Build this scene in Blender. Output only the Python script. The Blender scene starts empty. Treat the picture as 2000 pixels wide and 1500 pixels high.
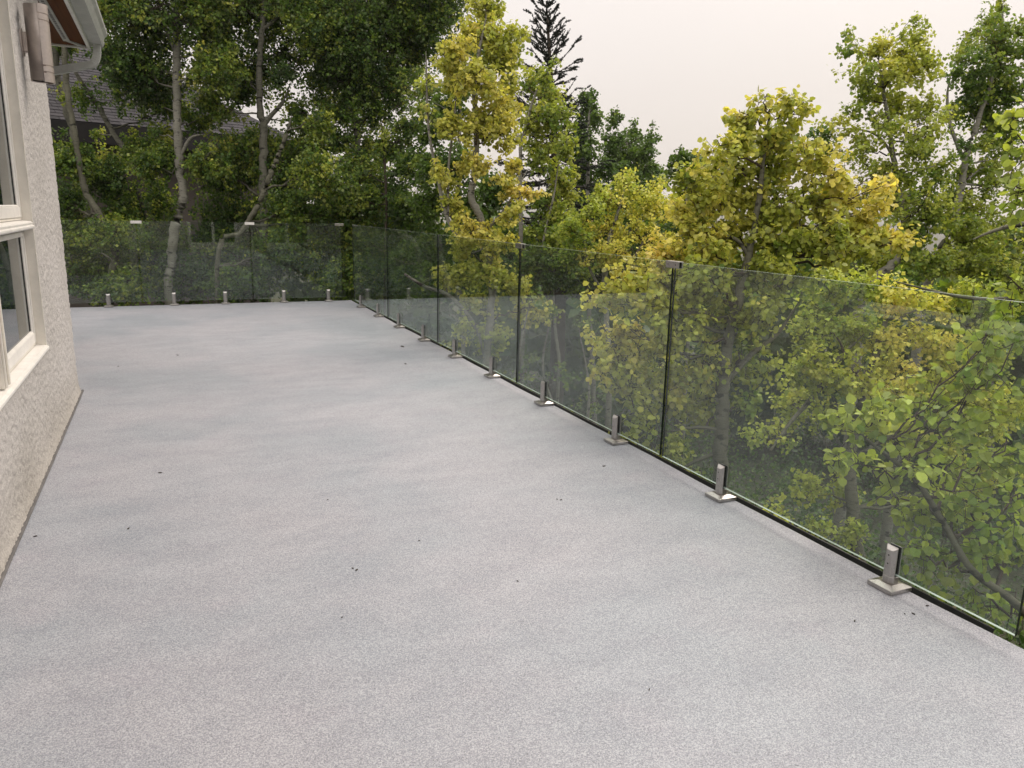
import bpy, bmesh, math, numpy as np
from mathutils import Matrix, Vector

S = bpy.context.scene
COL = S.collection

# ------------------------------------------------------------------ camera
FPX, PITCH, ROLL, YAW, EYE = 1497.88, 0.22246, 0.022345, 0.421108, 1.3014
_F = np.array([math.sin(YAW)*math.cos(PITCH), math.cos(YAW)*math.cos(PITCH), -math.sin(PITCH)])
_R = np.array([math.cos(YAW), -math.sin(YAW), 0.0])
_U = np.cross(_R, _F)
_R2 = _R*math.cos(ROLL) + _U*math.sin(ROLL)
_U2 = -_R*math.sin(ROLL) + _U*math.cos(ROLL)
CAM = np.array([0.0, 0.0, EYE])
cd = bpy.data.cameras.new("camera")
cam = bpy.data.objects.new("camera", cd)
COL.objects.link(cam)
cd.sensor_width = 36.0
cd.lens = 36.0*FPX/2000.0
cd.clip_start = 0.05
cd.clip_end = 6000
cam.matrix_world = Matrix(((_R2[0], _U2[0], -_F[0], 0), (_R2[1], _U2[1], -_F[1], 0),
                           (_R2[2], _U2[2], -_F[2], EYE), (0, 0, 0, 1)))
S.camera = cam

def at(px, py, d):
    """surveyed point: sight line through a photo position, at depth d metres from the camera plane"""
    return CAM + (_F + _R2*(px-1000)/FPX - _U2*(py-750)/FPX)*d

# ------------------------------------------------------------------ sky, sun, exposure
W = bpy.data.worlds.new("World")
S.world = W
W.use_nodes = True
nt = W.node_tree
nt.nodes.clear()
SUN_EL, SUN_AZ = math.radians(48), math.radians(52)      # azimuth from +Y towards +X
sky = nt.nodes.new("ShaderNodeTexSky")
sky.sky_type = 'NISHITA'
sky.sun_disc = False
sky.sun_elevation = SUN_EL
sky.sun_rotation = SUN_AZ
sky.dust_density = 6.0
bg1 = nt.nodes.new("ShaderNodeBackground")
bg1.inputs[1].default_value = 0.02
nt.links.new(sky.outputs[0], bg1.inputs[0])
tc = nt.nodes.new("ShaderNodeTexCoord")
sx = nt.nodes.new("ShaderNodeSeparateXYZ")
nt.links.new(tc.outputs['Generated'], sx.inputs[0])
nz = nt.nodes.new("ShaderNodeTexNoise")
nz.inputs['Scale'].default_value = 1.3
nz.inputs['Detail'].default_value = 3
nt.links.new(tc.outputs['Generated'], nz.inputs['Vector'])
md = nt.nodes.new("ShaderNodeMath"); md.operation = 'MULTIPLY_ADD'
md.inputs[1].default_value = 0.22; 
nt.links.new(nz.outputs[0], md.inputs[0])
nt.links.new(sx.outputs['Z'], md.inputs[2])
rp = nt.nodes.new("ShaderNodeValToRGB")
e = rp.color_ramp.elements
e[0].position = 0.08; e[0].color = (0.68, 0.645, 0.62, 1)
e[1].position = 1.0; e[1].color = (2.15, 2.02, 1.90, 1)
m = e.new(0.26); m.color = (0.735, 0.68, 0.648, 1)
m = e.new(0.42); m.color = (0.85, 0.785, 0.74, 1)
m = e.new(0.60); m.color = (1.35, 1.25, 1.17, 1)
nt.links.new(md.outputs[0], rp.inputs[0])
bg2 = nt.nodes.new("ShaderNodeBackground")
bg2.inputs[1].default_value = 1.0
nt.links.new(rp.outputs[0], bg2.inputs[0])
ad = nt.nodes.new("ShaderNodeAddShader")
nt.links.new(bg1.outputs[0], ad.inputs[0])
nt.links.new(bg2.outputs[0], ad.inputs[1])
wo = nt.nodes.new("ShaderNodeOutputWorld")
nt.links.new(ad.outputs[0], wo.inputs[0])

sl = bpy.data.lights.new("sun", 'SUN')
sl.energy = 1.6
sl.angle = math.radians(24)
sl.color = (1.0, 0.90, 0.80)
so = bpy.data.objects.new("sun", sl)
COL.objects.link(so)
_sd = Vector((math.sin(SUN_AZ)*math.cos(SUN_EL), math.cos(SUN_AZ)*math.cos(SUN_EL), math.sin(SUN_EL)))
so.rotation_euler = _sd.to_track_quat('Z', 'Y').to_euler()
so.location = (10, 10, 20)
so["kind"] = "helper"

S.view_settings.view_transform = 'Standard'
S.view_settings.look = 'None'
S.view_settings.exposure = 0.0
S.view_settings.gamma = 1.0
S.view_settings.use_curve_mapping = False
S.render.engine = 'CYCLES'
S.cycles.max_bounces = 10
S.cycles.diffuse_bounces = 3
S.cycles.glossy_bounces = 4
S.cycles.transmission_bounces = 4
S.cycles.transparent_max_bounces = 16
S.cycles.caustics_reflective = False
S.cycles.caustics_refractive = False
S.cycles.use_denoising = True

# ------------------------------------------------------------------ helpers
RNG = np.random.default_rng(7)

def tag(o, label=None, cat=None, group=None, kind=None):
    if label: o["label"] = label
    if cat: o["category"] = cat
    if group: o["group"] = group
    if kind: o["kind"] = kind
    return o

def empty(name, loc, label=None, cat=None, group=None):
    o = bpy.data.objects.new(name, None)
    o.empty_display_size = 0.1
    o.location = loc
    COL.objects.link(o)
    tag(o, label, cat, group)
    return o

def origin_of(o):
    p = Vector((0, 0, 0))
    while o is not None:
        p += o.location
        o = o.parent
    return np.array(p)

def link_mesh(name, me, mats, parent=None, loc=None):
    o = bpy.data.objects.new(name, me)
    for m_ in (mats if isinstance(mats, (list, tuple)) else [mats]):
        if m_ is not None and not (len(me.materials) and m_.name in me.materials):
            me.materials.append(m_)
    if loc is not None: o.location = loc
    COL.objects.link(o)
    if parent is not None: o.parent = parent
    return o

class MB:
    def __init__(s):
        s.v = []; s.f = []; s.m = []
    def add(s, vs, fs, mi=0):
        b = len(s.v)
        s.v += [tuple(map(float, p)) for p in vs]
        s.f += [tuple(b+i for i in f) for f in fs]
        s.m += [mi]*len(fs)
        return s
    def box(s, x0, x1, y0, y1, z0, z1, mi=0):
        vs = [(x, y, z) for z in (z0, z1) for y in (y0, y1) for x in (x0, x1)]
        return s.add(vs, [(0, 2, 3, 1), (4, 5, 7, 6), (0, 1, 5, 4), (1, 3, 7, 5), (3, 2, 6, 7), (2, 0, 4, 6)], mi)
    def prism(s, poly, axis, a0, a1, mi=0):
        """poly: list of 2D points in the two other axes (in xyz order); extruded along axis"""
        n = len(poly)
        def P(p, a):
            q = list(p); q.insert(axis, a); return q
        vs = [P(p, a0) for p in poly] + [P(p, a1) for p in poly]
        fs = [tuple(range(n))[::-1], tuple(range(n, 2*n))] + [(i, (i+1) % n, n+(i+1) % n, n+i) for i in range(n)]
        return s.add(vs, fs, mi)
    def lathe(s, prof, c, n=24, mi=0, a0=0.0, a1=2*math.pi, closed=True):
        vs = []; k = len(prof)
        m_ = n if closed else n+1
        for i in range(m_):
            a = a0+(a1-a0)*i/n
            for r, z in prof:
                vs.append((c[0]+r*math.cos(a), c[1]+r*math.sin(a), c[2]+z))
        fs = []
        for i in range(n):
            j = (i+1) % m_
            for q in range(k-1):
                fs.append((i*k+q, j*k+q, j*k+q+1, i*k+q+1))
        return s.add(vs, fs, mi)
    def build(s, name, mats, parent=None, bevel=0.0, smooth=False, seg=1):
        me = bpy.data.meshes.new(name)
        o3 = origin_of(parent)
        me.from_pydata([(x-o3[0], y-o3[1], z-o3[2]) for x, y, z in s.v], [], s.f)
        bm = bmesh.new(); bm.from_mesh(me)
        if len(set(s.m)) > 1:
            bm.faces.ensure_lookup_table()
            for f, mi in zip(bm.faces, s.m): f.material_index = mi
        bmesh.ops.recalc_face_normals(bm, faces=bm.faces)
        if bevel > 0:
            bmesh.ops.bevel(bm, geom=[e_ for e_ in bm.edges], offset=bevel, segments=seg, affect='EDGES', clamp_overlap=True)
        if smooth:
            for f in bm.faces: f.smooth = True
        bm.to_mesh(me); bm.free()
        return link_mesh(name, me, mats, parent)

def np_mesh(name, V, loops, counts):
    """fast mesh from numpy: V (n,3), loops flat vertex indices, counts per face"""
    me = bpy.data.meshes.new(name)
    me.vertices.add(len(V)); me.vertices.foreach_set("co", np.asarray(V, np.float32).ravel())
    me.loops.add(len(loops)); me.loops.foreach_set("vertex_index", np.asarray(loops, np.int32))
    st = np.concatenate([[0], np.cumsum(counts)[:-1]]).astype(np.int32)
    me.polygons.add(len(counts)); me.polygons.foreach_set("loop_start", st)
    me.update(calc_edges=True)
    return me

def norm(a):
    return a/np.maximum(np.linalg.norm(a, axis=-1, keepdims=True), 1e-9)

def tubes(P, R, sides):
    """P (T,K,3), R (T,K) -> verts, loops, counts of T tubes"""
    T, K, _ = P.shape
    tan = np.empty_like(P)
    tan[:, 1:-1] = P[:, 2:]-P[:, :-2]; tan[:, 0] = P[:, 1]-P[:, 0]; tan[:, -1] = P[:, -1]-P[:, -2]
    tan = norm(tan)
    ref = np.where(np.abs(tan[:, :, 2:3]) > 0.9, np.array([1.0, 0, 0]), np.array([0, 0, 1.0]))
    a = norm(np.cross(tan, ref)); b = np.cross(tan, a)
    th = np.arange(sides)*2*math.pi/sides
    V = P[:, :, None, :] + R[:, :, None, None]*(a[:, :, None, :]*np.cos(th)[None, None, :, None] + b[:, :, None, :]*np.sin(th)[None, None, :, None])
    V = V.reshape(-1, 3)
    i = np.arange(sides); j = (i+1) % sides
    q = np.stack([i, j, j+sides, i+sides], -1)                     # (sides,4)
    seg = (np.arange(K-1)*sides)[:, None, None] + q[None]
    allq = (np.arange(T)*K*sides)[:, None, None, None] + seg[None]
    loops = allq.ravel()
    return V, loops, np.full(T*(K-1)*sides, 4, np.int32)

def merge(parts):
    V = []; L = []; C = []; b = 0
    for v, l, c in parts:
        V.append(v); L.append(l+b); C.append(c); b += len(v)
    return np.concatenate(V), np.concatenate(L), np.concatenate(C)

# ------------------------------------------------------------------ materials
def mat(name, base=(0.5, 0.5, 0.5), rough=0.6, metal=0.0, spec=0.5):
    m_ = bpy.data.materials.new(name); m_.use_nodes = True
    p = m_.node_tree.nodes["Principled BSDF"]
    p.inputs['Base Color'].default_value = (*base, 1)
    p.inputs['Roughness'].default_value = rough
    p.inputs['Metallic'].default_value = metal
    p.inputs['Specular IOR Level'].default_value = spec
    return m_, m_.node_tree, p

def N(t, typ, **kw):
    n = t.nodes.new("ShaderNode"+typ)
    for k, v in kw.items():
        if k.startswith("i_"):
            n.inputs[k[2:].replace("_", " ")].default_value = v
        else:
            setattr(n, k, v)
    return n

def ramp(t, src, stops):
    r = t.nodes.new("ShaderNodeValToRGB")
    el = r.color_ramp.elements
    while len(el) < len(stops): el.new(0.5)
    for e_, (p, c) in zip(el, stops):
        e_.position = p; e_.color = (*c, 1) if len(c) == 3 else c
    t.links.new(src, r.inputs[0])
    return r

def noise(t, vec, scale, detail=3, rough=0.5):
    n = N(t, "TexNoise"); n.inputs['Scale'].default_value = scale
    n.inputs['Detail'].default_value = detail; n.inputs['Roughness'].default_value = rough
    if vec is not None: t.links.new(vec, n.inputs['Vector'])
    return n

def mapping(t, src, scale):
    mp = N(t, "Mapping"); mp.inputs['Scale'].default_value = scale
    t.links.new(src, mp.inputs['Vector'])
    return mp.outputs[0]

def mix(t, fac, a, b, mode='MIX'):
    n = N(t, "MixRGB", blend_type=mode)
    for i, x in enumerate((fac, a, b)):
        if hasattr(x, 'is_linked'): t.links.new(x, n.inputs[i])
        elif isinstance(x, (int, float)): n.inputs[i].default_value = x if i == 0 else (x, x, x, 1)
        else: n.inputs[i].default_value = (*x, 1)
    return n.outputs[0]

def bump(t, h, p, dist, strength=1.0):
    b = N(t, "Bump"); b.inputs['Distance'].default_value = dist; b.inputs['Strength'].default_value = strength
    t.links.new(h, b.inputs['Height']); t.links.new(b.outputs[0], p.inputs['Normal'])

# deck coating: grey granules with broad damp and pinkish patches
M_deck, t, p = mat("deck_coating", rough=0.62, spec=0.35)
g = N(t, "NewGeometry").outputs['Position']
vor = N(t, "TexVoronoi"); vor.inputs['Scale'].default_value = 380; t.links.new(g, vor.inputs['Vector'])
vs_ = N(t, "SeparateXYZ"); t.links.new(vor.outputs['Color'], vs_.inputs[0])
fine = noise(t, g, 165, 3, 0.7)
gr = N(t, "Math", operation='MULTIPLY_ADD'); t.links.new(fine.outputs[0], gr.inputs[0]); gr.inputs[1].default_value = 0.9
t.links.new(vs_.outputs['X'], gr.inputs[2])
base = ramp(t, gr.outputs[0], [(0.30, (0.160, 0.164, 0.184)), (0.60, (0.262, 0.268, 0.296)), (1.05, (0.336, 0.342, 0.372)), (1.35, (0.455, 0.462, 0.488))])
hv = N(t, "Math", operation="MULTIPLY"); t.links.new(gr.outputs[0], hv.inputs[0]); hv.inputs[1].default_value = 0.7
for e_, q_ in zip(base.color_ramp.elements, (0.22, 0.42, 0.72, 0.95)): e_.position = q_
t.links.new(hv.outputs[0], base.inputs[0])
big = noise(t, g, 0.9, 4, 0.55)
tint = ramp(t, big.outputs[0], [(0.37, (0.91, 0.945, 0.96)), (0.50, (0.985, 0.985, 0.99)), (0.62, (1.035, 1.015, 1.01))])
big2 = noise(t, mapping(t, g, (1.2, 2.4, 1)), 2.3, 5, 0.65)
tint2 = ramp(t, big2.outputs[0], [(0.34, (0.91, 0.915, 0.925)), (0.50, (0.985, 0.985, 0.985)), (0.66, (1.06, 1.055, 1.05))])
c = mix(t, 1.0, base.outputs[0], tint.outputs[0], 'MULTIPLY')
c = mix(t, 1.0, c, tint2.outputs[0], 'MULTIPLY')
pk = noise(t, g, 3.1, 2, 0.5)
pkr = ramp(t, pk.outputs[0], [(0.60, (0, 0, 0)), (0.75, (0.35, 0.35, 0.35))])
c = mix(t, pkr.outputs[0], c, mix(t, 1.0, c, (1.06, 0.98, 1.0), 'MULTIPLY'))
t.links.new(c, p.inputs['Base Color'])
rr = ramp(t, big.outputs[0], [(0.35, (0.5, 0.5, 0.5)), (0.6, (0.72, 0.72, 0.72))])
t.links.new(rr.outputs[0], p.inputs['Roughness'])
bump(t, gr.outputs[0], p, 0.0016, 0.6)

# stucco
M_stucco, t, p = mat("stucco", rough=0.9, spec=0.2)
g = N(t, "NewGeometry").outputs['Position']
n1 = noise(t, g, 130, 4, 0.6); n2 = noise(t, g, 1.2, 3, 0.5)
c1 = ramp(t, n1.outputs[0], [(0.3, (0.38, 0.362, 0.352)), (0.55, (0.53, 0.508, 0.492)), (0.75, (0.62, 0.597, 0.58))])
c2 = ramp(t, n2.outputs[0], [(0.3, (0.90, 0.89, 0.87)), (0.7, (1.03, 1.02, 1.01))])
sz = N(t, "SeparateXYZ"); t.links.new(g, sz.inputs[0])
jt_ = N(t, "Math", operation='MULTIPLY_ADD'); t.links.new(n2.outputs[0], jt_.inputs[0]); jt_.inputs[1].default_value = 0.25
t.links.new(sz.outputs['Z'], jt_.inputs[2])
dirt = ramp(t, jt_.outputs[0], [(0.08, (0.80, 0.78, 0.73)), (0.45, (1, 1, 1))])      # splash dirt on the lowest foot of wall
c = mix(t, 1.0, c1.outputs[0], c2.outputs[0], 'MULTIPLY'); c = mix(t, 1.0, c, dirt.outputs[0], 'MULTIPLY')
t.links.new(c, p.inputs['Base Color'])
bump(t, n1.outputs[0], p, 0.004, 0.8)

def painted(name, col, rough=0.45, wear=0.06):
    m_, t, p = mat(name, col, rough)
    g = N(t, "NewGeometry").outputs['Position']
    n = noise(t, g, 14, 5, 0.6)
    r = ramp(t, n.outputs[0], [(0.3, tuple(x*(1-wear*1.5) for x in col)), (0.7, tuple(min(1, x*(1+wear)) for x in col))])
    t.links.new(r.outputs[0], p.inputs['Base Color'])
    n3 = noise(t, g, 60, 3, 0.6)
    bump(t, n3.outputs[0], p, 0.0006, 0.4)
    return m_
M_vinyl = painted("window_vinyl", (0.75, 0.71, 0.64), 0.38)
M_white = painted("window_vinyl_white", (0.80, 0.77, 0.725), 0.35)
M_gasket = mat("black_rubber", (0.012, 0.012, 0.012), 0.6)[0]
M_gutter = painted("gutter_paint", (0.44, 0.45, 0.42), 0.42, 0.10)
M_fascia = painted("fascia_paint", (0.72, 0.72, 0.67), 0.5, 0.08)
M_flash = painted("flashing_metal", (0.115, 0.108, 0.105), 0.6, 0.2)

M_soffit, t, p = mat("soffit_wood", rough=0.7, spec=0.12)
g = N(t, "NewGeometry").outputs['Position']
w = noise(t, mapping(t, g, (30, 1.2, 30)), 1.0, 5, 0.6)
r = ramp(t, w.outputs[0], [(0.3, (0.055, 0.020, 0.006)), (0.7, (0.115, 0.042, 0.013))])
t.links.new(r.outputs[0], p.inputs['Base Color'])

def steel(name, col, rough):
    m_, t, p = mat(name, col, rough, 1.0)
    tcn = N(t, "TexCoord").outputs['Object']
    n = noise(t, mapping(t, tcn, (900, 900, 25)), 1.0, 3, 0.6)
    r = ramp(t, n.outputs[0], [(0.3, (rough-0.08,)*3), (0.7, (rough+0.12,)*3)])
    t.links.new(r.outputs[0], p.inputs['Roughness'])
    n2 = noise(t, tcn, 45, 4, 0.6)
    r2 = ramp(t, n2.outputs[0], [(0.3, tuple(x*0.86 for x in col)), (0.7, col)])
    t.links.new(r2.outputs[0], p.inputs['Base Color'])
    bump(t, n.outputs[0], p, 0.0003, 0.5)
    return m_
M_steel = steel("brushed_steel", (0.46, 0.44, 0.42), 0.30)
M_bronze = steel("lamp_metal", (0.50, 0.44, 0.405), 0.44)
M_dark = mat("slot_black", (0.006, 0.006, 0.006), 0.5)[0]
M_frosted = mat("lamp_lens", (0.6, 0.6, 0.58), 0.3)[0]

def glass(name, tint, dirt=0.0):
    m_ = bpy.data.materials.new(name); m_.use_nodes = True
    t = m_.node_tree; t.nodes.clear()
    o = N(t, "OutputMaterial"); tr = N(t, "BsdfTransparent"); tr.inputs[0].default_value = (*tint, 1)
    gl = N(t, "BsdfGlossy"); gl.inputs['Roughness'].default_value = 0.0; gl.inputs[0].default_value = (0.95, 1.0, 0.98, 1)
    fr = N(t, "Fresnel")                     # thin sheet: the same reflectance met from either side
    bk = N(t, "NewGeometry"); ior = N(t, "Math", operation='MULTIPLY_ADD'); t.links.new(bk.outputs['Backfacing'], ior.inputs[0])
    ior.inputs[1].default_value = 1/1.5-1.5; ior.inputs[2].default_value = 1.5; t.links.new(ior.outputs[0], fr.inputs[0])
    mx = N(t, "MixShader"); t.links.new(fr.outputs[0], mx.inputs[0]); t.links.new(tr.outputs[0], mx.inputs[1]); t.links.new(gl.outputs[0], mx.inputs[2])
    df = N(t, "BsdfDiffuse"); df.inputs[0].default_value = (0.55, 0.56, 0.55, 1)
    g = N(t, "NewGeometry").outputs['Position']
    n = noise(t, g, 2.5, 5, 0.7)
    r = ramp(t, n.outputs[0], [(0.35, (dirt*0.4,)*3), (0.75, (dirt*1.6,)*3)])
    m2 = N(t, "MixShader"); t.links.new(r.outputs[0], m2.inputs[0]); t.links.new(mx.outputs[0], m2.inputs[1]); t.links.new(df.outputs[0], m2.inputs[2])
    t.links.new(m2.outputs[0], o.inputs[0])
    return m_
M_glass = glass("rail_glass", (0.935, 0.97, 0.955), 0.004)
M_edge_light = mat("glass_edge_lit_tint", (0.50, 0.58, 0.53), 0.12)[0]  # bright line of light along top and bottom edges, put into the colour
M_edge_dark = mat("glass_edge_dark_tint", (0.008, 0.016, 0.012), 0.25)[0]  # upright edges of the same glass, internal reflection painted as near-black

M_pane, t, p = mat("window_pane", (0.012, 0.02, 0.018), 0.0, 0.0, 0.5)
p.inputs['IOR'].default_value = 1.9

def bark(name, light, dark, spots=0.5):
    m_, t, p = mat(name, rough=0.85, spec=0.2)
    g = N(t, "NewGeometry").outputs['Position']
    n1 = noise(t, mapping(t, g, (14, 14, 55)), 1.0, 4, 0.65)
    n2 = noise(t, mapping(t, g, (9, 9, 17)), 1.0, 3, 0.6)
    n3 = noise(t, g, 1.6, 3, 0.5)
    a = ramp(t, n3.outputs[0], [(0.3, tuple(x*0.72 for x in light)), (0.7, light)])
    l = ramp(t, n1.outputs[0], [(0.32, (0.45, 0.45, 0.45)), (0.45, (0.9, 0.9, 0.9)), (0.7, (1.05, 1.05, 1.05))])
    c = mix(t, 1.0, a.outputs[0], l.outputs[0], 'MULTIPLY')
    s_ = ramp(t, n2.outputs[0], [(0.60, (0, 0, 0)), (0.66, (spots+0.4,)*3)])
    c = mix(t, s_.outputs[0], c, dark)
    t.links.new(c, p.inputs['Base Color'])
    bump(t, n1.outputs[0], p, 0.006, 0.7)
    return m_
M_bark_pale = bark("aspen_bark_pale", (0.25, 0.24, 0.20), (0.03, 0.027, 0.024))
M_bark_grey = bark("aspen_bark_grey", (0.155, 0.150, 0.118), (0.016, 0.014, 0.012))
M_bark_green = bark("aspen_bark_green", (0.15, 0.145, 0.105), (0.02, 0.018, 0.015))
M_bark_dark = bark("dark_bark", (0.07, 0.055, 0.042), (0.015, 0.012, 0.01))
M_twig = bark("twig_bark", (0.085, 0.062, 0.05), (0.03, 0.022, 0.02), 0.2)

def leafmat(name, objcol=False, rough=0.5):
    m_ = bpy.data.materials.new(name); m_.use_nodes = True
    t = m_.node_tree; p = t.nodes["Principled BSDF"]
    if objcol:
        src = N(t, "ObjectInfo").outputs['Color']
    else:
        a = N(t, "Attribute"); a.attribute_name = "leaf"; src = a.outputs['Color']
    geo = N(t, "NewGeometry")
    back = mix(t, 0.45, src, (0.30, 0.34, 0.20))                       # paler matt underside
    front_back = mix(t, geo.outputs['Backfacing'], src, back)
    n = noise(t, geo.outputs['Position'], 60, 2, 0.5)
    v = ramp(t, n.outputs[0], [(0.3, (0.86, 0.86, 0.86)), (0.7, (1.1, 1.1, 1.1))])
    c = mix(t, 1.0, front_back, v.outputs[0], 'MULTIPLY')
    t.links.new(c, p.inputs['Base Color'])
    p.inputs['Roughness'].default_value = rough
    p.inputs['Specular IOR Level'].default_value = 0.35
    tr = N(t, "BsdfTranslucent")
    tcx = mix(t, 1.0, src, (1.15, 1.15, 0.6), 'MULTIPLY')
    t.links.new(tcx, tr.inputs[0])
    mx = N(t, "MixShader"); mx.inputs[0].default_value = 0.44
    t.links.new(p.outputs[0], mx.inputs[1]); t.links.new(tr.outputs[0], mx.inputs[2])
    t.links.new(mx.outputs[0], t.nodes["Material Output"].inputs[0])
    return m_
M_leaf = leafmat("aspen_leaf")
M_leaf1 = leafmat("aspen_leaf_single", True)
M_needle = mat("spruce_needle", (0.022, 0.030, 0.022), 0.6)[0]

M_ground, t, p = mat("forest_floor", rough=0.95)
g = N(t, "NewGeometry").outputs['Position']
n = noise(t, g, 3.0, 6, 0.7); n2 = noise(t, g, 0.02, 3, 0.5)
r = ramp(t, n.outputs[0], [(0.3, (0.018, 0.016, 0.011)), (0.55, (0.045, 0.05, 0.022)), (0.75, (0.11, 0.095, 0.045))])
t.links.new(r.outputs[0], p.inputs['Base Color'])
bump(t, n.outputs[0], p, 0.1, 1.0)

# smoke haze in the air: pale, even, closed box round everything below the clouds
hz = MB(); hz.box(-4700, 4700, -4700, 4700, -60, 90)
haze = hz.build("haze", None); haze["kind"] = "stuff"
mh = bpy.data.materials.new("haze"); mh.use_nodes = True; th_ = mh.node_tree; th_.nodes.clear()
ho = N(th_, "OutputMaterial"); hp = N(th_, "VolumePrincipled"); hp.inputs['Color'].default_value = (0.92, 0.89, 0.87, 1)
hp.inputs['Density'].default_value = 0.00035; hp.inputs['Anisotropy'].default_value = 0.3
th_.links.new(hp.outputs[0], ho.inputs['Volume']); haze.data.materials.append(mh)
M_hill, t, p = mat("distant_hill", (0.06, 0.08, 0.05), rough=0.95)

M_nwall, t, p = mat("neighbour_stucco", (0.12, 0.10, 0.085), 0.9)
g = N(t, "NewGeometry").outputs['Position']
n = noise(t, g, 2.0, 5, 0.6)
r = ramp(t, n.outputs[0], [(0.3, (0.10, 0.084, 0.074)), (0.7, (0.145, 0.122, 0.108))]); t.links.new(r.outputs[0], p.inputs['Base Color'])
M_nfascia = mat("neighbour_fascia", (0.022, 0.019, 0.020), 0.7)[0]
M_shingle, t, p = mat("shingle", rough=0.95)
oi = N(t, "ObjectInfo"); g = N(t, "NewGeometry").outputs['Position']
n = noise(t, g, 30, 4, 0.7)
r1 = ramp(t, oi.outputs['Random'], [(0, (0.030, 0.028, 0.033)), (0.5, (0.045, 0.042, 0.049)), (1, (0.062, 0.057, 0.064))])
r2 = ramp(t, n.outputs[0], [(0.3, (0.75, 0.75, 0.75)), (0.7, (1.15, 1.15, 1.15))])
t.links.new(mix(t, 1.0, r1.outputs[0], r2.outputs[0], 'MULTIPLY'), p.inputs['Base Color'])

# ------------------------------------------------------------------ ground, hills
GZ = -3.3
def ground_z(x, y):
    r_ = np.hypot(x, y)
    return GZ - np.clip((x-6)*0.10, 0, 9) - np.clip(r_-60, 0, 400)*0.02 + 0.15*np.sin(x*0.9)*np.cos(y*0.7)
ks = np.concatenate([[0], np.geomspace(1.2, 4500, 70)])
th = np.linspace(0, 2*math.pi, 97)[:-1]
RR, TT = np.meshgrid(ks[1:], th, indexing='ij')
gx, gy = RR*np.sin(TT), RR*np.cos(TT)
V = np.stack([gx, gy, ground_z(gx, gy)], -1).reshape(-1, 3)
nr, na = RR.shape
i, j = np.meshgrid(np.arange(nr-1), np.arange(na), indexing='ij')
Q = np.stack([i*na+j, i*na+(j+1) % na, (i+1)*na+(j+1) % na, (i+1)*na+j], -1).reshape(-1, 4)[:, ::-1]
V = np.concatenate([V, [[0, 0, GZ]]]); fan = np.stack([np.full(na, nr*na), (np.arange(na)+1) % na, np.arange(na)], -1)[:, ::-1]
me = np_mesh("ground", V, np.concatenate([Q.ravel(), fan.ravel()]), np.concatenate([np.full(len(Q), 4), np.full(na, 3)]))
tag(link_mesh("ground", me, M_ground), kind="structure")

# far ridge to the right
A = np.linspace(math.radians(-20), math.radians(140), 160)
prof = 24 + 26*np.sin(A*3.1+0.5) + 14*np.sin(A*9+1) + 7*np.sin(A*23)
V = []
for k, (rad, hf) in enumerate([(2300, 0.0), (2600, 0.7), (2900, 1.0), (3400, 0.9)]):
    V.append(np.stack([rad*np.sin(A), rad*np.cos(A), -14+hf*np.clip(prof+14, 5, None)*0.9], -1))
V = np.concatenate(V); n_ = len(A)
Q = [[k*n_+i, k*n_+i+1, (k+1)*n_+i+1, (k+1)*n_+i] for k in range(3) for i in range(n_-1)]
me = np_mesh("hills", V, np.array(Q).ravel(), np.full(len(Q), 4))
tag(link_mesh("hills", me, M_hill), kind="structure")

# ------------------------------------------------------------------ deck
RX, FY, WX, CY = 2.303, 10.893, -0.632, 5.93        # rail line, far rail line, wall face, wall corner
DE = RX+0.050; DF = FY+0.050
pts = []                                            # slightly wavy outer edge
for y in np.arange(-3.0, DF, 0.22):
    pts.append((DE+0.006*math.sin(y*2.1)+0.004*math.sin(y*5.7+1), y))
pts.append((DE, DF))
for x in np.arange(DE-0.25, -6.0, -0.25):
    pts.append((x, DF+0.006*math.sin(x*2.6)))
poly = [(-6.0, -3.0)] + pts + [(-6.0, DF)]
poly = poly[:-1] if abs(pts[-1][0]+6) < 1e-3 else poly
mb = MB()
mb.prism(poly, 2, -0.035, 0.0)
deck = mb.build("deck", M_deck, bevel=0.0)
tag(deck, kind="structure")
mb = MB()
mb.box(-6.0, DE-0.03, -3.0, DF-0.03, -0.32, -0.036)
tag(mb.build("deck_rim", mat("rim_board", (0.035, 0.028, 0.024), 0.8)[0]), kind="structure")

# dark metal eaves trough hung just below the deck edge, with leaf litter in it
mb = MB()
tp_ = [(DE+0.002, -0.09), (DE+0.15, -0.09), (DE+0.16, -0.065), (DE+0.153, -0.065), (DE+0.146, -0.084), (DE+0.002, -0.084)]
mb.prism([(a, b) for a, b in tp_], 1, 1.5, FY+0.20)
mb.box(-5.5, DE+0.001, DF+0.002, DF+0.15, -0.09, -0.084); mb.box(-5.5, DE+0.001, DF+0.15, DF+0.156, -0.09, -0.065)
tag(mb.build("deck_trough", mat("trough_metal", (0.010, 0.010, 0.009), 0.6)[0]), kind="structure")

# ------------------------------------------------------------------ house with the stucco wall
house = empty("house", (WX, 2.0, 0), "cream stucco house with beige windows, brown soffit and grey gutter on the left", "house")

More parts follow.
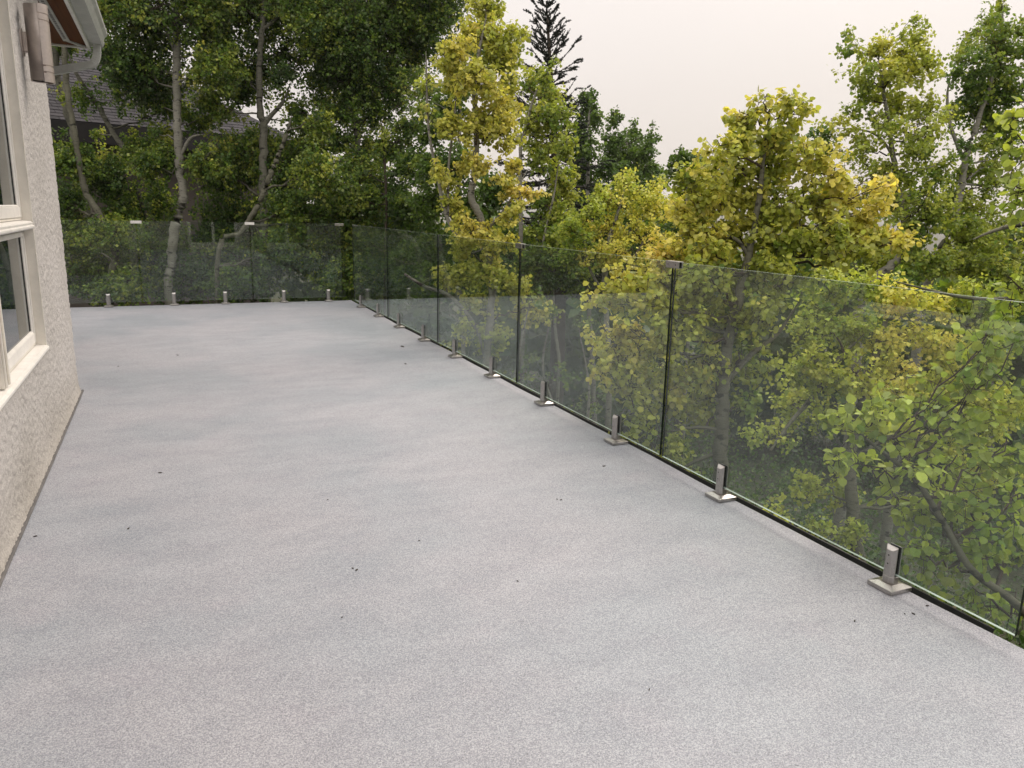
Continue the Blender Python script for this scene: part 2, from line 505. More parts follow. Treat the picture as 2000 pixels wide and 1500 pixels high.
OP_Y0, OP_Y1, OP_Z0, OP_MZ0, OP_MZ1, OP_Z1 = 1.05, 4.70, 0.55, 1.155, 1.20, 2.52   # window bank opening
def vnoise(P, scale, seed):
    """tri-linear value noise on (n,2) points"""
    r_ = np.random.default_rng(seed); G = r_.random((256, 256))
    q = P*scale; i0 = np.floor(q).astype(int); f_ = q-i0; f_ = f_*f_*(3-2*f_)
    def s_(a, b): return G[(i0[:, 0]+a) & 255, (i0[:, 1]+b) & 255]
    return (s_(0, 0)*(1-f_[:, 0])+s_(1, 0)*f_[:, 0])*(1-f_[:, 1]) + (s_(0, 1)*(1-f_[:, 0])+s_(1, 1)*f_[:, 0])*f_[:, 1]
def relief(a, b):
    P = np.stack([a.ravel(), b.ravel()], -1)
    w = P + 0.02*np.stack([vnoise(P, 22, 5), vnoise(P, 22, 6)], -1)
    n1 = vnoise(w*np.array([0.8, 1.0]), 64, 1); n2 = vnoise(w, 110, 2); n3 = vnoise(P, 9, 3)
    h = np.clip((0.62*n1+0.38*n2-0.40)/0.24, 0, 1)
    h = h*h*(3-2*h)
    return (0.0037*h*(0.75+0.5*n3) + 0.0012*n2).reshape(a.shape)
def stucco_grid(parts, y0, y1, z0, z1, step=0.0072):
    ny, nz_ = max(2, int((y1-y0)/step)), max(2, int((z1-z0)/step))
    yy, zz = np.meshgrid(np.linspace(y0, y1, ny), np.linspace(z0, z1, nz_), indexing='ij')
    dx = relief(yy, zz) + 0.018*np.clip(1-zz/0.10, 0, 1)**2*(zz < 0.1)
    V = np.stack([WX+dx, yy, zz], -1).reshape(-1, 3)
    i, j = np.meshgrid(np.arange(ny-1), np.arange(nz_-1), indexing='ij')
    Q = np.stack([i*nz_+j, (i+1)*nz_+j, (i+1)*nz_+j+1, i*nz_+j+1], -1).reshape(-1, 4)
    parts.append((V, Q.ravel(), np.full(len(Q), 4)))
parts = []
stucco_grid(parts, OP_Y1, CY, 0.004, 2.8)
stucco_grid(parts, OP_Y0, OP_Y1, 0.004, OP_Z0-0.028)
# rounded corner and end wall
ncr = 14; nz_ = 330
an = np.linspace(0, math.pi/2, ncr); zz = np.linspace(0.004, 2.8, nz_)
AA, ZZ = np.meshgrid(an, zz, indexing='ij')
rl = relief(CY+AA*0.03, ZZ) + 0.018*np.clip(1-ZZ/0.10, 0, 1)**2
rad = 0.02
V = np.stack([WX-rad+(rad+rl)*np.cos(AA), CY+(rad+rl)*np.sin(AA), ZZ], -1).reshape(-1, 3)
i, j = np.meshgrid(np.arange(ncr-1), np.arange(nz_-1), indexing='ij')
Q = np.stack([i*nz_+j, (i+1)*nz_+j, (i+1)*nz_+j+1, i*nz_+j+1], -1).reshape(-1, 4)
parts.append((V, Q.ravel(), np.full(len(Q), 4)))
V, L, Cn = merge(parts)
me = np_mesh("stucco_wall", V-origin_of(house), L, Cn)
link_mesh("stucco_wall", me, M_stucco, house)
# plain wall pieces: end return, wall beyond the corner, wall towards and behind the photographer
mb = MB()
mb.box(-1.60, WX-0.02, CY-0.12, CY+0.02, 0.004, 2.8)
mb.box(-1.75, -1.60, CY-0.12, 9.2, 0.004, 2.6)
mb.box(-1.75, WX, OP_Y0-0.5, OP_Y1, OP_Z1+0.02, 2.8)
mb.box(-0.85, WX, -2.6, OP_Y0, 0.004, 2.8)
mb.box(-0.85, WX-0.12, OP_Y0, OP_Y1, 0.004, OP_Z0-0.03)
mb.box(-6.0, -0.3, -3.0, -2.6, 0.004, 2.8)
mb.box(-0.3, 0.55, -3.0, -2.6, 0.004, 2.8)
mb.box(0.55, 1.95, -3.0, -2.6, 2.15, 2.8)
mb.box(1.95, 2.36, -3.0, -2.6, 0.004, 2.8)
mb.build("house_wall", M_stucco, house)
mb = MB()
mb.box(-6.0, -0.9, -3.0, CY-0.3, GZ-0.2, -0.33); mb.box(-6, 2.0, -3.2, -2.9, GZ-0.2, -0.33)
mb.build("foundation_wall", M_stucco, house)
mb = MB(); mb.box(-6.0, 2.5, -3.2, -2.45, 2.801, 2.9)
mb.prism([(-6.6, 2.9), (-0.60, 2.9), (-3.6, 4.2)], 1, -3.4, 8.3)
mb.build("roof", mat("house_roof", (0.09, 0.085, 0.085), 0.9)[0], house)
# flashing along the foot of the wall
mb = MB()
mb.prism([(WX+0.012, 0.003), (WX+0.029, 0.003), (WX+0.028, 0.007), (WX+0.026, 0.010), (WX+0.012, 0.010)], 1, -2.5, CY+0.075)
mb.build("base_flashing", M_flash, house, bevel=0.002)

RD = 0.037   # reveal depth
def window(y0, y1, z0, z1, label=None, stile=0.024, rail=0.055):
    """sash set back in the reveal; thing > window > sash, pane, gasket"""
    xo = WX-RD
    mb = MB(); x1 = xo; x0 = xo-0.014
    # outer frame ring
    mb.box(x0-0.03, x1-0.004, y0+0.001, y0+0.012, z0, z1); mb.box(x0-0.03, x1-0.004, y1-0.012, y1-0.001, z0, z1)
    mb.box(x0-0.03, x1-0.004, y0+0.012, y1-0.012, z1-0.012, z1); mb.box(x0-0.03, x1-0.004, y0+0.012, y1-0.012, z0, z0+0.010)
    wn = mb.build("window", M_vinyl, house, bevel=0.0015)
    if label: wn["label"] = label
    a, b, c_, d_ = y0+0.014, y1-0.014, z0+0.012, z1-0.014
    s_ = MB()
    for (ya, yb, za, zb) in ((a, a+stile, c_, d_), (b-stile, b, c_, d_)):
        s_.box(x0, x1, ya, yb, za, zb)
    s_.box(x0, x1-0.001, a+stile, b-stile, c_, c_+rail); s_.box(x0, x1-0.001, a+stile, b-stile, d_-stile, d_)
    # sloped glazing bead
    k = 0.009
    s_.prism([(x0-0.02, c_+rail), (x1-0.002, c_+rail), (x0, c_+rail+k)], 1, a+stile, b-stile)
    s_.prism([(x0-0.02, b-stile), (x1-0.002, b-stile), (x0, b-stile-k)], 2, c_+rail, d_-stile)
    s_.build("sash", M_white, wn, bevel=0.003, seg=2)
    xg = x0-0.003
    g_ = MB(); g_.box(xg-0.001, xg+0.002, a+stile-0.001, a+stile+0.003, c_+rail, d_-stile); g_.build("gasket", M_gasket, wn)
    g_ = MB(); g_.box(xg-0.001, xg+0.002, b-stile-k-0.0025, b-stile-k+0.002, c_+rail+k, d_-stile); g_.build("gasket", M_gasket, wn)
    p_ = MB(); p_.box(x0-0.012, x0-0.0035, a+stile-0.004, b-stile+0.004, c_+rail-0.004, d_-stile+0.004)
    p_.build("pane", M_pane, wn)
MUL = [(2.55, 2.63), (3.58, 3.66)]
ys = [OP_Y0, 2.55, 2.63, 3.58, 3.66, OP_Y1]
for a, b in ((ys[0], ys[1]), (ys[2], ys[3]), (ys[4], ys[5])):
    window(a, b, OP_Z0+0.004, OP_MZ0)
# the upper lights are wider: one long pane beside the corner
window(ys[0], 2.55, OP_MZ1, OP_Z1); window(2.63, OP_Y1, OP_MZ1, OP_Z1)
# casing reveals (beige), outer bead, mullions, sill and transom
mb = MB()
mb.box(WX-RD-0.05, WX+0.006, OP_Y1+0.001, OP_Y1+0.016, OP_Z0-0.02, OP_Z1+0.02)
mb.box(WX-RD-0.05, WX+0.006, OP_Y0-0.016, OP_Y0-0.001, OP_Z0-0.02, OP_Z1+0.02)
mb.box(WX-RD-0.05, WX+0.006, OP_Y0-0.001, OP_Y1+0.001, OP_Z1+0.001, OP_Z1+0.02)
mb.build("window_casing", M_vinyl, house, bevel=0.003, seg=2)
for a, b in MUL:
    mb = MB(); mb.box(WX-RD-0.05, WX-0.006, a, b, OP_Z0+0.002, OP_MZ0-0.001)
    mb.box(WX-0.006, WX+0.003, a+0.002, a+0.012, OP_Z0+0.006, OP_MZ0-0.003); mb.box(WX-0.006, WX+0.003, b-0.012, b-0.002, OP_Z0+0.006, OP_MZ0-0.003)
    mb.build("mullion", M_vinyl, house, bevel=0.002)
mb = MB(); mb.box(WX-RD-0.05, WX-0.006, 2.55, 2.63, OP_MZ1+0.001, OP_Z1-0.001); mb.build("mullion", M_vinyl, house, bevel=0.002)
mb = MB()
mb.prism([(WX-RD-0.06, OP_Z0-0.03), (WX+0.012, OP_Z0-0.03), (WX+0.016, OP_Z0-0.024), (WX+0.016, OP_Z0-0.012), (WX+0.008, OP_Z0-0.008), (WX+0.004, OP_Z0-0.004), (WX-RD-0.06, OP_Z0+0.003)], 1, OP_Y0-0.01, OP_Y1+0.012)
mb.build("window_sill", M_white, house, bevel=0.0015)
mb = MB()
mb.prism([(WX-RD-0.06, OP_MZ0), (WX+0.004, OP_MZ0), (WX+0.010, OP_MZ0+0.006), (WX+0.010, OP_MZ0+0.016), (WX+0.004, OP_MZ0+0.020), (WX+0.006, OP_MZ0+0.032), (WX-0.004, OP_MZ0+0.040), (WX-RD-0.06, OP_MZ1)], 1, OP_Y0-0.01, OP_Y1+0.022)
mb.build("transom", M_white, house, bevel=0.0015)
# room behind the panes is dark; patio door in the wall behind the photographer
mb = MB()
mb.box(0.56, 0.66, -2.66, -2.56, 0.006, 2.14); mb.box(1.84, 1.94, -2.66, -2.56, 0.006, 2.14); mb.box(0.66, 1.84, -2.66, -2.56, 2.04, 2.14)
mb.box(0.66, 1.84, -2.65, -2.57, 0.006, 0.20); mb.box(1.21, 1.29, -2.65, -2.57, 0.20, 2.04)
dr = mb.build("patio_door", M_white, house, bevel=0.004)
mb = MB(); mb.box(0.66, 1.21, -2.62, -2.60, 0.20, 2.04); mb.box(1.29, 1.84, -2.62, -2.60, 0.20, 2.04); mb.build("pane", M_pane, dr)

# eave over the recess: soffit boards, vent strip, fascia, gutter, downspout
EZ = 2.60
EF = 8.02
mb = MB()
for k in range(9):
    x1 = -0.515-k*0.145
    mb.box(x1-0.142, x1, CY+0.03, EF, EZ+0.006, EZ+0.02)
mb.box(-1.9, -0.515, CY+0.03, EF, EZ+0.021, EZ+0.05)
mb.build("soffit", M_soffit, house)
mb = MB(); mb.box(-0.672, -0.622, CY+0.03, 7.80, EZ-0.004, EZ+0.0055)
for k in range(24):
    pass
vent = mb.build("soffit_vent", M_gutter, house, bevel=0.002)
for k in range(26):
    y = CY+0.10+k*0.064
    mb = MB(); mb.box(-0.656, -0.638, y, y+0.040, EZ-0.0055, EZ-0.0042); mb.build("slot", M_flash, vent)
mb = MB()
mb.add([(-0.655, 7.80, EZ-0.003), (-0.615, 7.80, EZ-0.003), (-0.52, 7.99, EZ-0.003), (-0.57, 7.99, EZ-0.003),
        (-0.655, 7.80, EZ+0.005), (-0.615, 7.80, EZ+0.005), (-0.52, 7.99, EZ+0.005), (-0.57, 7.99, EZ+0.005)],
       [(0, 1, 2, 3), (4, 5, 6, 7), (0, 1, 5, 4), (1, 2, 6, 5), (2, 3, 7, 6), (3, 0, 4, 7)])
mb.build("corner_strip", M_gutter, house)
mb = MB()
mb.box(-0.512, -0.488, -2.0, EF+0.02, EZ-0.012, EZ+0.17)
mb.box(-1.9, -0.512, EF, EF+0.02, EZ-0.01, EZ+0.17)
mb.build("fascia_board", M_fascia, house, bevel=0.003)
# K-style gutter profile (x,z)
gp = [(-0.486, EZ+0.150), (-0.486, EZ+0.018), (-0.392, EZ+0.018), (-0.378, EZ+0.045), (-0.386, EZ+0.060), (-0.372, EZ+0.092), (-0.352, EZ+0.118), (-0.350, EZ+0.146), (-0.366, EZ+0.150),
      (-0.366, EZ+0.142), (-0.357, EZ+0.138), (-0.360, EZ+0.120), (-0.380, EZ+0.095), (-0.394, EZ+0.060), (-0.386, EZ+0.046), (-0.396, EZ+0.024), (-0.480, EZ+0.024), (-0.480, EZ+0.150)]
mb = MB(); mb.prism(gp, 1, -2.0, EF+0.03); mb.prism(gp[:9], 1, EF+0.03, EF+0.034)
mb.build("gutter", M_gutter, house)
# downspout: rectangular section swept along a path
def sweep_rect(path, w_, h_, up, name, m_, parent, ribs=None):
    P = np.array(path, float); vs = []; fs = []
    for k in range(len(P)):
        tg = norm((P[min(k+1, len(P)-1)]-P[max(k-1, 0)])[None])[0]
        a = np.array(up, float); b = norm(np.cross(tg, a)[None])[0]
        s_ = 1.0 if not ribs or not ribs[k] else ribs[k]
        c4 = [P[k]+a*w_/2*s_+b*h_/2*s_, P[k]-a*w_/2*s_+b*h_/2*s_, P[k]-a*w_/2*s_-b*h_/2*s_, P[k]+a*w_/2*s_-b*h_/2*s_]
        vs += c4
    for k in range(len(P)-1):
        for q in range(4):
            fs.append((k*4+q, k*4+(q+1) % 4, k*4+4+(q+1) % 4, k*4+4+q))
    fs += [(0, 1, 2, 3), tuple(4*(len(P)-1)+q for q in (3, 2, 1, 0))]
    return MB().add(vs, fs).build(name, m_, parent)
yD = EF-0.06
path = [(-0.435, yD, EZ+0.018), (-0.435, yD, EZ-0.02)]
rb = [1, 1]
for k in range(1, 15):                      # crimped elbow
    a = k/15*math.radians(68)
    path.append((-0.435-0.075*(1-math.cos(a)), yD, EZ-0.02-0.075*math.sin(a)-0.004*k)); rb.append(1.035 if k % 2 else 0.99)
ex = path[-1]
path += [(ex[0]-0.03, yD, ex[2]-0.008), (ex[0]-0.95, yD, ex[2]-0.26)]; rb += [1, 1]
sweep_rect(path, 0.078, 0.058, (0, 1, 0), "downspout", M_gutter, house, rb)

# ------------------------------------------------------------------ wall lamp
LY = 5.03
lc = at(76, 86, 1.0)-CAM; lc = CAM + lc*((LY)/(lc[1]))      # axis of the cylinder
lx, lzm = float(lc[0]), float(lc[2])
lr = 0.055; lh = 0.190
lamp = empty("wall_lamp", (lx, LY, lzm), "tall bronze cylinder up and down lamp on the stucco wall below the gutter", "wall lamp")
mb = MB(); mb.lathe([(lr-0.004, -lh+0.004), (lr, -lh), (lr, lh), (lr-0.004, lh), (lr-0.004, lh-0.02)], (lx, LY, lzm), 28, 0, math.radians(60), math.radians(300), False)
mb.build("rear_shell", M_bronze, lamp, smooth=True)
pf = [(lr-0.003, -lh-0.004), (lr+0.003, -lh-0.004)]
for z in (-0.145, -0.112, 0.112, 0.145):
    pf += [(lr+0.003, z-0.004), (lr-0.001, z-0.003), (lr-0.001, z+0.003), (lr+0.003, z+0.004)]
pf += [(lr+0.003, lh+0.004), (lr-0.003, lh+0.004), (lr-0.003, lh-0.02)]
mb = MB(); mb.lathe(pf, (lx, LY, lzm), 24, 0, math.radians(-75), math.radians(75), False)
mb.build("front_shell", M_bronze, lamp)
mb = MB(); mb.lathe([(0.0, 0.0), (lr-0.006, 0.0)], (lx, LY, lzm-lh+0.012), 24); mb.build("lens", M_frosted, lamp); mb = MB(); mb.lathe([(0.0, 0.0), (lr-0.006, 0.0)], (lx, LY, lzm+lh-0.012), 24)
mb.build("lens", M_frosted, lamp)
mb = MB(); mb.box(WX+0.010, lx-lr+0.008, LY-0.022, LY+0.022, lzm-0.048, lzm+0.052)
mb.build("arm", M_bronze, lamp, bevel=0.004)
mb = MB(); mb.prism([(LY+0.048*math.cos(a), lzm+0.07*math.sin(a)) for a in np.linspace(0, 2*math.pi, 25)[:-1]], 0, WX+0.002, WX+0.012)
mb.build("backplate", M_bronze, lamp)

# ------------------------------------------------------------------ glass balustrade
ZB, ZT = 0.060, 1.070
GT = 0.012
def panel(axis, a0, a1, fixed, label, group):
    mid_ = (a0+a1)/2
    loc = (fixed, mid_, 0) if axis == 'y' else (mid_, fixed, 0)
    L = (a1-a0)/2; h = GT/2
    mb = MB()
    def P(u, v, z):  # u along, v across
        return (fixed+v, mid_+u, z) if axis == 'y' else (mid_+u, fixed+v, z)
    c_ = [P(u, v, z) for z in (ZB, ZT) for v in (-h, h) for u in (-L, L)]
    fs = [(0, 2, 3, 1), (4, 5, 7, 6), (0, 1, 5, 4), (1, 3, 7, 5), (3, 2, 6, 7), (2, 0, 4, 6)]
    mis = [1, 1, 0, 2, 0, 2]
    for f, mi in zip(fs, mis): mb.add(c_, [f], mi)
    me = bpy.data.meshes.new("glass_screen")
    me.from_pydata([tuple(np.array(q)-np.array(loc)) for q in c_], [], fs)
    bm = bmesh.new(); bm.from_mesh(me); bm.faces.ensure_lookup_table()
    for f, mi in zip(bm.faces, mis): f.material_index = mi
    bmesh.ops.recalc_face_normals(bm, faces=bm.faces); bm.to_mesh(me); bm.free()
    o = link_mesh("glass_screen", me, [M_glass, M_edge_light, M_edge_dark], None, loc)
    return tag(o, label, "glass panel", group)
GR, GF = "frameless glass panels of the deck railing", "frameless glass panels of the deck railing"
JY = [1.30, 3.197, 5.05, 6.893, 8.718, 10.52]
pl = ["clear glass railing panel nearest the camera, in front of large round leaves",
      "second glass railing panel from the camera, in front of low yellow branches",
      "third glass railing panel from the camera, on the right edge of the deck",
      "fourth glass railing panel from the camera, on the right edge of the deck",
      "glass railing panel of the right edge closest to the deck's far corner"]
for k in range(5):
    panel('y', JY[k]+0.010, JY[k+1]-0.010, RX, pl[k], GR)
fl = ["clear glass railing panel on the far deck edge beside the stucco wall", "clear glass railing panel in the middle of the far deck edge, between two white clips",
      "clear glass railing panel on the far deck edge next to the far corner"]
FX = [-1.72, -0.336, 1.018, 2.27]
for k in range(3):
    panel('x', FX[k]+0.007, FX[k+1]-0.007, FY, fl[k], GF)

def make_spigot(loc, rz, label):
    root = empty("glass_spigot", loc, label, "spigot", "steel spigots clamping the glass")
    X, Y, Z = loc
    b = 0.052
    mb = MB()
    vs = [(-b, -b, 0.002), (b, -b, 0.002), (b, b, 0.002), (-b, b, 0.002), (-b, -b, 0.017), (b, -b, 0.017), (b, b, 0.017), (-b, b, 0.017),
          (-.028, -.028, 0.026), (.028, -.028, 0.026), (.028, .028, 0.026), (-.028, .028, 0.026)]
    fs = [(3, 2, 1, 0)]+[(i, (i+1) % 4, 4+(i+1) % 4, 4+i) for i in range(4)]+[(4+i, 4+(i+1) % 4, 8+(i+1) % 4, 8+i) for i in range(4)]+[(8, 9, 10, 11)]
    mb.add([(X+x, Y+y, Z+z) for x, y, z in vs], fs)
    mb.build("base_cover", M_steel, root, bevel=0.0010)
    # clamp post: chamfered section, slot along y
    w_ = 0.024; c_ = 0.012; sl_ = 0.0085
    mb = MB()
    full = [(-w_, -w_+c_), (-w_+c_, -w_), (w_-c_, -w_), (w_, -w_+c_), (w_, w_-c_), (w_-c_, w_), (-w_+c_, w_), (-w_, w_-c_)]
    mb.prism([(X+a, Y+b_) for a, b_ in full], 2, Z+0.026, Z+0.052)
    lft = [(-w_, -w_+c_), (-w_+c_, -w_), (-sl_, -w_), (-sl_, w_), (-w_+c_, w_), (-w_, w_-c_)]
    vs = [(x, y, 0.052) for x, y in lft]+[(x, y, 0.150 if i in (0, 5) else (0.160 if i in (1, 4) else 0.166)) for i, (x, y) in enumerate(lft)]
    n = 6
    fs = [tuple(range(n))[::-1], tuple(range(n, 2*n))]+[(i, (i+1) % n, n+(i+1) % n, n+i) for i in range(n)]
    mb.add([(X+x, Y+y, Z+z) for x, y, z in vs], fs)
    mb.add([(X-x, Y+y, Z+z) for x, y, z in vs], fs)
    mb.build("clamp_post", M_steel, root, bevel=0.0012)
    mb = MB()
    mb.box(X-sl_-0.0002, X-GT/2-0.0005, Y-w_+0.002, Y+w_-0.002, Z+0.053, Z+0.163)
    mb.box(X+GT/2+0.0005, X+sl_+0.0002, Y-w_+0.002, Y+w_-0.002, Z+0.053, Z+0.163)
    mb.build("rubber_gasket", M_gasket, root)
    for z in (0.100, 0.132):
        mb = MB()
        ring = [(Y+0.0048*math.cos(a), Z+z+0.0048*math.sin(a)) for a in np.linspace(0, 2*math.pi, 13)[:-1]]
        mb.prism(ring, 0, X-w_-0.0012, X-w_+0.003)
        bo = mb.build("bolt", M_steel, root)
        mb = MB(); ring = [(Y+0.0031*math.cos(a), Z+z+0.0031*math.sin(a)) for a in np.linspace(0, 2*math.pi, 7)[:-1]]
        mb.prism(ring, 0, X-w_-0.0017, X-w_-0.0013)
        mb.build("socket", M_dark, bo)
    root.rotation_euler[2] = rz
    return root
def copy_tree(o, parent=None):
    c_ = o.copy(); COL.objects.link(c_)
    if parent is not None: c_.parent = parent
    for ch in list(o.children): copy_tree(ch, c_)
    return c_
SY = [1.764, 2.709, 3.650, 4.596, 5.533, 6.410, 7.337, 8.249, 9.172, 10.097]
ordn = ["nearest the camera", "second from the camera", "third from the camera", "fourth from the camera", "fifth from the camera", "sixth from the camera", "seventh from the camera",
        "third from the far corner", "second from the far corner", "closest to the far corner"]
sp0 = make_spigot((RX, SY[0], 0), 0.0, "brushed steel glass spigot on the right deck edge, "+ordn[0])
for k in range(1, 10):
    s_ = copy_tree(sp0); s_.location = (RX, SY[k], 0); s_.rotation_euler[2] = RNG.normal(0, 0.012)
    s_["label"] = "brushed steel glass spigot on the right deck edge, "+ordn[k]
fw = ["beside the stucco wall corner", "second from the stucco wall", "in the middle of the five", "fourth from the stucco wall", "next to the far corner"]
for k, x in enumerate([-0.724, 0.036, 0.663, 1.418, 2.025]):
    s_ = copy_tree(sp0); s_.location = (x, FY, 0); s_.rotation_euler[2] = math.pi*0.5*3
    s_["label"] = "steel glass spigot on the far deck edge, "+fw[k]

def clip(loc, rz, L_, label, m_):
    root = empty("glass_clip", loc, label, "clip", "clips joining the tops of the glass panels")
    X, Y, Z = loc
    mb = MB()
    mb.box(X-0.016, X-0.0075, Y-L_/2, Y+L_/2, Z-0.030, Z+0.004)
    mb.box(X+0.0075, X+0.016, Y-L_/2, Y+L_/2, Z-0.030, Z+0.004)
    mb.box(X-0.0075, X+0.0075, Y-L_/2+0.001, Y+L_/2-0.001, Z+0.001, Z+0.0038)
    mb.build("clip_body", m_, root, bevel=0.0010)
    mb = MB(); mb.box(X-0.0074, X-0.0062, Y-L_/2+0.002, Y+L_/2-0.002, Z-0.028, Z); mb.box(X+0.0062, X+0.0074, Y-L_/2+0.002, Y+L_/2-0.002, Z-0.028, Z)
    mb.build("gasket", M_gasket, root)
    for y in (-L_*0.3, L_*0.3):
        mb = MB(); ring = [(Y+y+0.003*math.cos(a), Z-0.013+0.003*math.sin(a)) for a in np.linspace(0, 2*math.pi, 9)[:-1]]
        mb.prism(ring, 0, X-0.0165, X-0.0155); mb.build("screw", M_dark, root)
    root.rotation_euler[2] = rz
clip((RX, JY[1], ZT), 0, 0.105, "dark steel clip over the nearest glass joint on the right edge", M_steel)
clip((RX, JY[2], ZT), 0, 0.105, "dark steel clip over the second glass joint on the right edge", M_steel)
clip((FX[1], FY, ZT), -math.pi/2, 0.125, "bright clip over the far glass joint nearer the stucco wall", M_white)
clip((FX[2], FY, ZT), -math.pi/2, 0.118, "bright clip over the far glass joint in front of the forked grey trunk", M_white)
clip((2.20, FY, ZT), -math.pi/2, 0.12, "dull steel clip on the glass top at the far corner", M_steel)

# ------------------------------------------------------------------ specks of debris on the deck
M_debris = mat("dead_leaf_bits", (0.045, 0.035, 0.025), 0.9)[0]
def on_deck(px, py):
    d_ = at(px, py, 1.0)-CAM; return CAM+d_*(-EYE/d_[2])
specks = [(1180, 911, 7), (1096, 977, 5), (1088, 976, 4), (689, 1111, 5), (697, 1114, 7), (668, 1207, 4), (819, 1057, 4), (640, 977, 4), (1011, 1136, 4), (1268, 1348, 5),
          (1669, 1214, 6), (1811, 1184, 6), (1784, 1200, 6), (1767, 1200, 4), (251, 1033, 6), (69, 1048, 6), (313, 924, 7), (786, 677, 14), (792, 711, 9), (347, 694, 8), (231, 716, 6)]
for k, (px, py, wd) in enumerate(specks):
    c_ = on_deck(px, py); dd = np.linalg.norm(c_-CAM)
    s_ = wd*dd/FPX*0.42
    a = RNG.random(7)*0.5+np.arange(7)*2*math.pi/7
    ang = RNG.random()*3.1
    vs = []
    for z in (0.0, 0.0022):
        for q in range(7):
            r_ = s_*(0.8+0.4*RNG.random()); x, y = r_*math.cos(a[q])*1.25, r_*math.sin(a[q])*0.5
            vs.append((x*math.cos(ang)-y*math.sin(ang), x*math.sin(ang)+y*math.cos(ang), z+0.001+0.0015*RNG.random()))
    me = bpy.data.meshes.new("leaf_debris")
    me.from_pydata(vs, [], [tuple(range(7))[::-1], tuple(range(7, 14))]+[(i, (i+1) % 7, 7+(i+1) % 7, 7+i) for i in range(7)])
    o = link_mesh("leaf_debris", me, M_debris, None, (c_[0], c_[1], 0.0))
    tag(o, "tiny dark speck of dead leaf lying on the grey deck", "debris", "dark specks scattered on the deck")

# ------------------------------------------------------------------ neighbour's house
p0 = at(60, 229, 15.5); ez = p0[2]
def on_z(px, py, z):
    d_ = at(px, py, 1.0)-CAM; return CAM+d_*((z-EYE)/d_[2])
p1 = on_z(590, 277, ez)
E1 = p1-p0; LEN = float(np.linalg.norm(E1[:2])); E1 = E1/LEN; E1[2] = 0
Nn = np.array([-E1[1], E1[0], 0.0])
if Nn[1] < 0: Nn = -Nn
p0 = p0-E1*6.0; LEN += 6.0
nh = empty("neighbour_house", (p0[0], p0[1], GZ), "dark hip roofed house with slate grey shingles behind the trees on the left", "house")
def NP(s_, n_, z): return p0+E1*s_+Nn*n_+np.array([0, 0, z-ez])
def nbox(s0, s1, n0, n1, z0, z1, mb):
    vs = [NP(s_, n_, z) for z in (z0, z1) for n_ in (n0, n1) for s_ in (s0, s1)]
    mb.add(vs, [(0, 2, 3, 1), (4, 5, 7, 6), (0, 1, 5, 4), (1, 3, 7, 5), (3, 2, 6, 7), (2, 0, 4, 6)])
mb = MB(); nbox(0, LEN-0.7, 0.7, 9, GZ-1, ez-0.37, mb); mb.build("wall", M_nwall, nh)
mb = MB(); nbox(0, LEN-0.66, 0.64, 0.698, 0.42, 0.56, mb); mb.build("fence_line_band", M_nfascia, nh)  # dark band added on the wall, stands in for a fence line
mb = MB(); nbox(-0.2, LEN, -0.02, 0.05, ez-0.42, ez-0.02, mb); nbox(-0.2, LEN-0.05, 0.052, 0.70, ez-0.36, ez-0.30, mb)
nbox(LEN-0.05, LEN+0.02, 0.052, 9.6, ez-0.42, ez-0.02, mb); mb.build("fascia_board", M_nfascia, nh)
PT = math.radians(33); RL = 4.6
up = np.array([0, 0, 1.0])
sd = Nn*math.cos(PT)+up*math.sin(PT); nrm = -Nn*math.sin(PT)+up*math.cos(PT)
def RP(s_, t_, o_=0.0): return NP(s_, 0, ez)+sd*t_+nrm*o_
ct = math.cos(PT)
mb = MB()
a_, b_, c_, d_ = RP(-0.2, 0), RP(LEN, 0), RP(LEN-RL*ct, RL), RP(-0.2, RL)
a2, b2, c2, d2 = [q-up*0.05 for q in (a_, b_, c_, d_)]
mb.add([a_, b_, c_, d_, a2, b2, c2, d2], [(0, 1, 2, 3), (4, 5, 6, 7), (0, 1, 5, 4), (1, 2, 6, 5), (2, 3, 7, 6), (3, 0, 4, 7)])
e_ = NP(LEN, 2*RL*ct, ez)
mb.add([b_, e_, c_], [(0, 1, 2)])
f_ = NP(-0.2, 2*RL*ct, ez); mb.add([e_, f_, d_, c_], [(0, 1, 2, 3)])
roof = mb.build("roof", M_shingle, nh)
# shingles of the front slope: one mesh, each course in its row
SWD, SEX = 0.30, 0.135
shm = bpy.data.meshes.new("shingle")
def frame_vec(u, v, w_): return E1*u+sd*v+nrm*w_
q = [(0.004, 0, 0.012), (SWD-0.006, 0, 0.012), (SWD-0.006, SEX+0.02, 0.002), (0.004, SEX+0.02, 0.002), (0.004, 0, 0.0), (SWD-0.006, 0, 0.0)]
shm.from_pydata([tuple(frame_vec(*x)) for x in q], [], [(0, 1, 2, 3), (4, 5, 1, 0), (4, 0, 3), (5, 2, 1)])
shm.materials.append(M_shingle)
lst = []
for r_ in range(int(RL/SEX)):
    off = (r_ % 2)*SWD*0.5 + RNG.random()*0.06
    s_ = -0.1+off
    while s_+SWD < LEN-r_*SEX*ct:
        P_ = RP(s_, r_*SEX, 0.004+0.004*RNG.random()); lst.append((P_, r_)); s_ += SWD
def pix(P_):
    d_ = np.asarray(P_)-CAM; z = d_@_F
    return 1000+FPX*(d_@_R2)/z, 750-FPX*(d_@_U2)/z, z
vis = []; hid = []
for P_, r_ in lst:
    x, y, z = pix(P_)
    (vis if (85 < x < 560 and y > 120) else hid).append((P_, r_, x, y))
vis.sort(key=lambda q: 0 if ((110 < q[2] < 270 or 330 < q[2] < 520) and q[3] > 150) else 1)
hid += vis[300:]; vis = vis[:300]
ro = origin_of(roof)
for P_, r_, x, y in vis:
    o = bpy.data.objects.new("shingle", shm); o.location = P_-ro; COL.objects.link(o); o.parent = roof
V = []; F = []
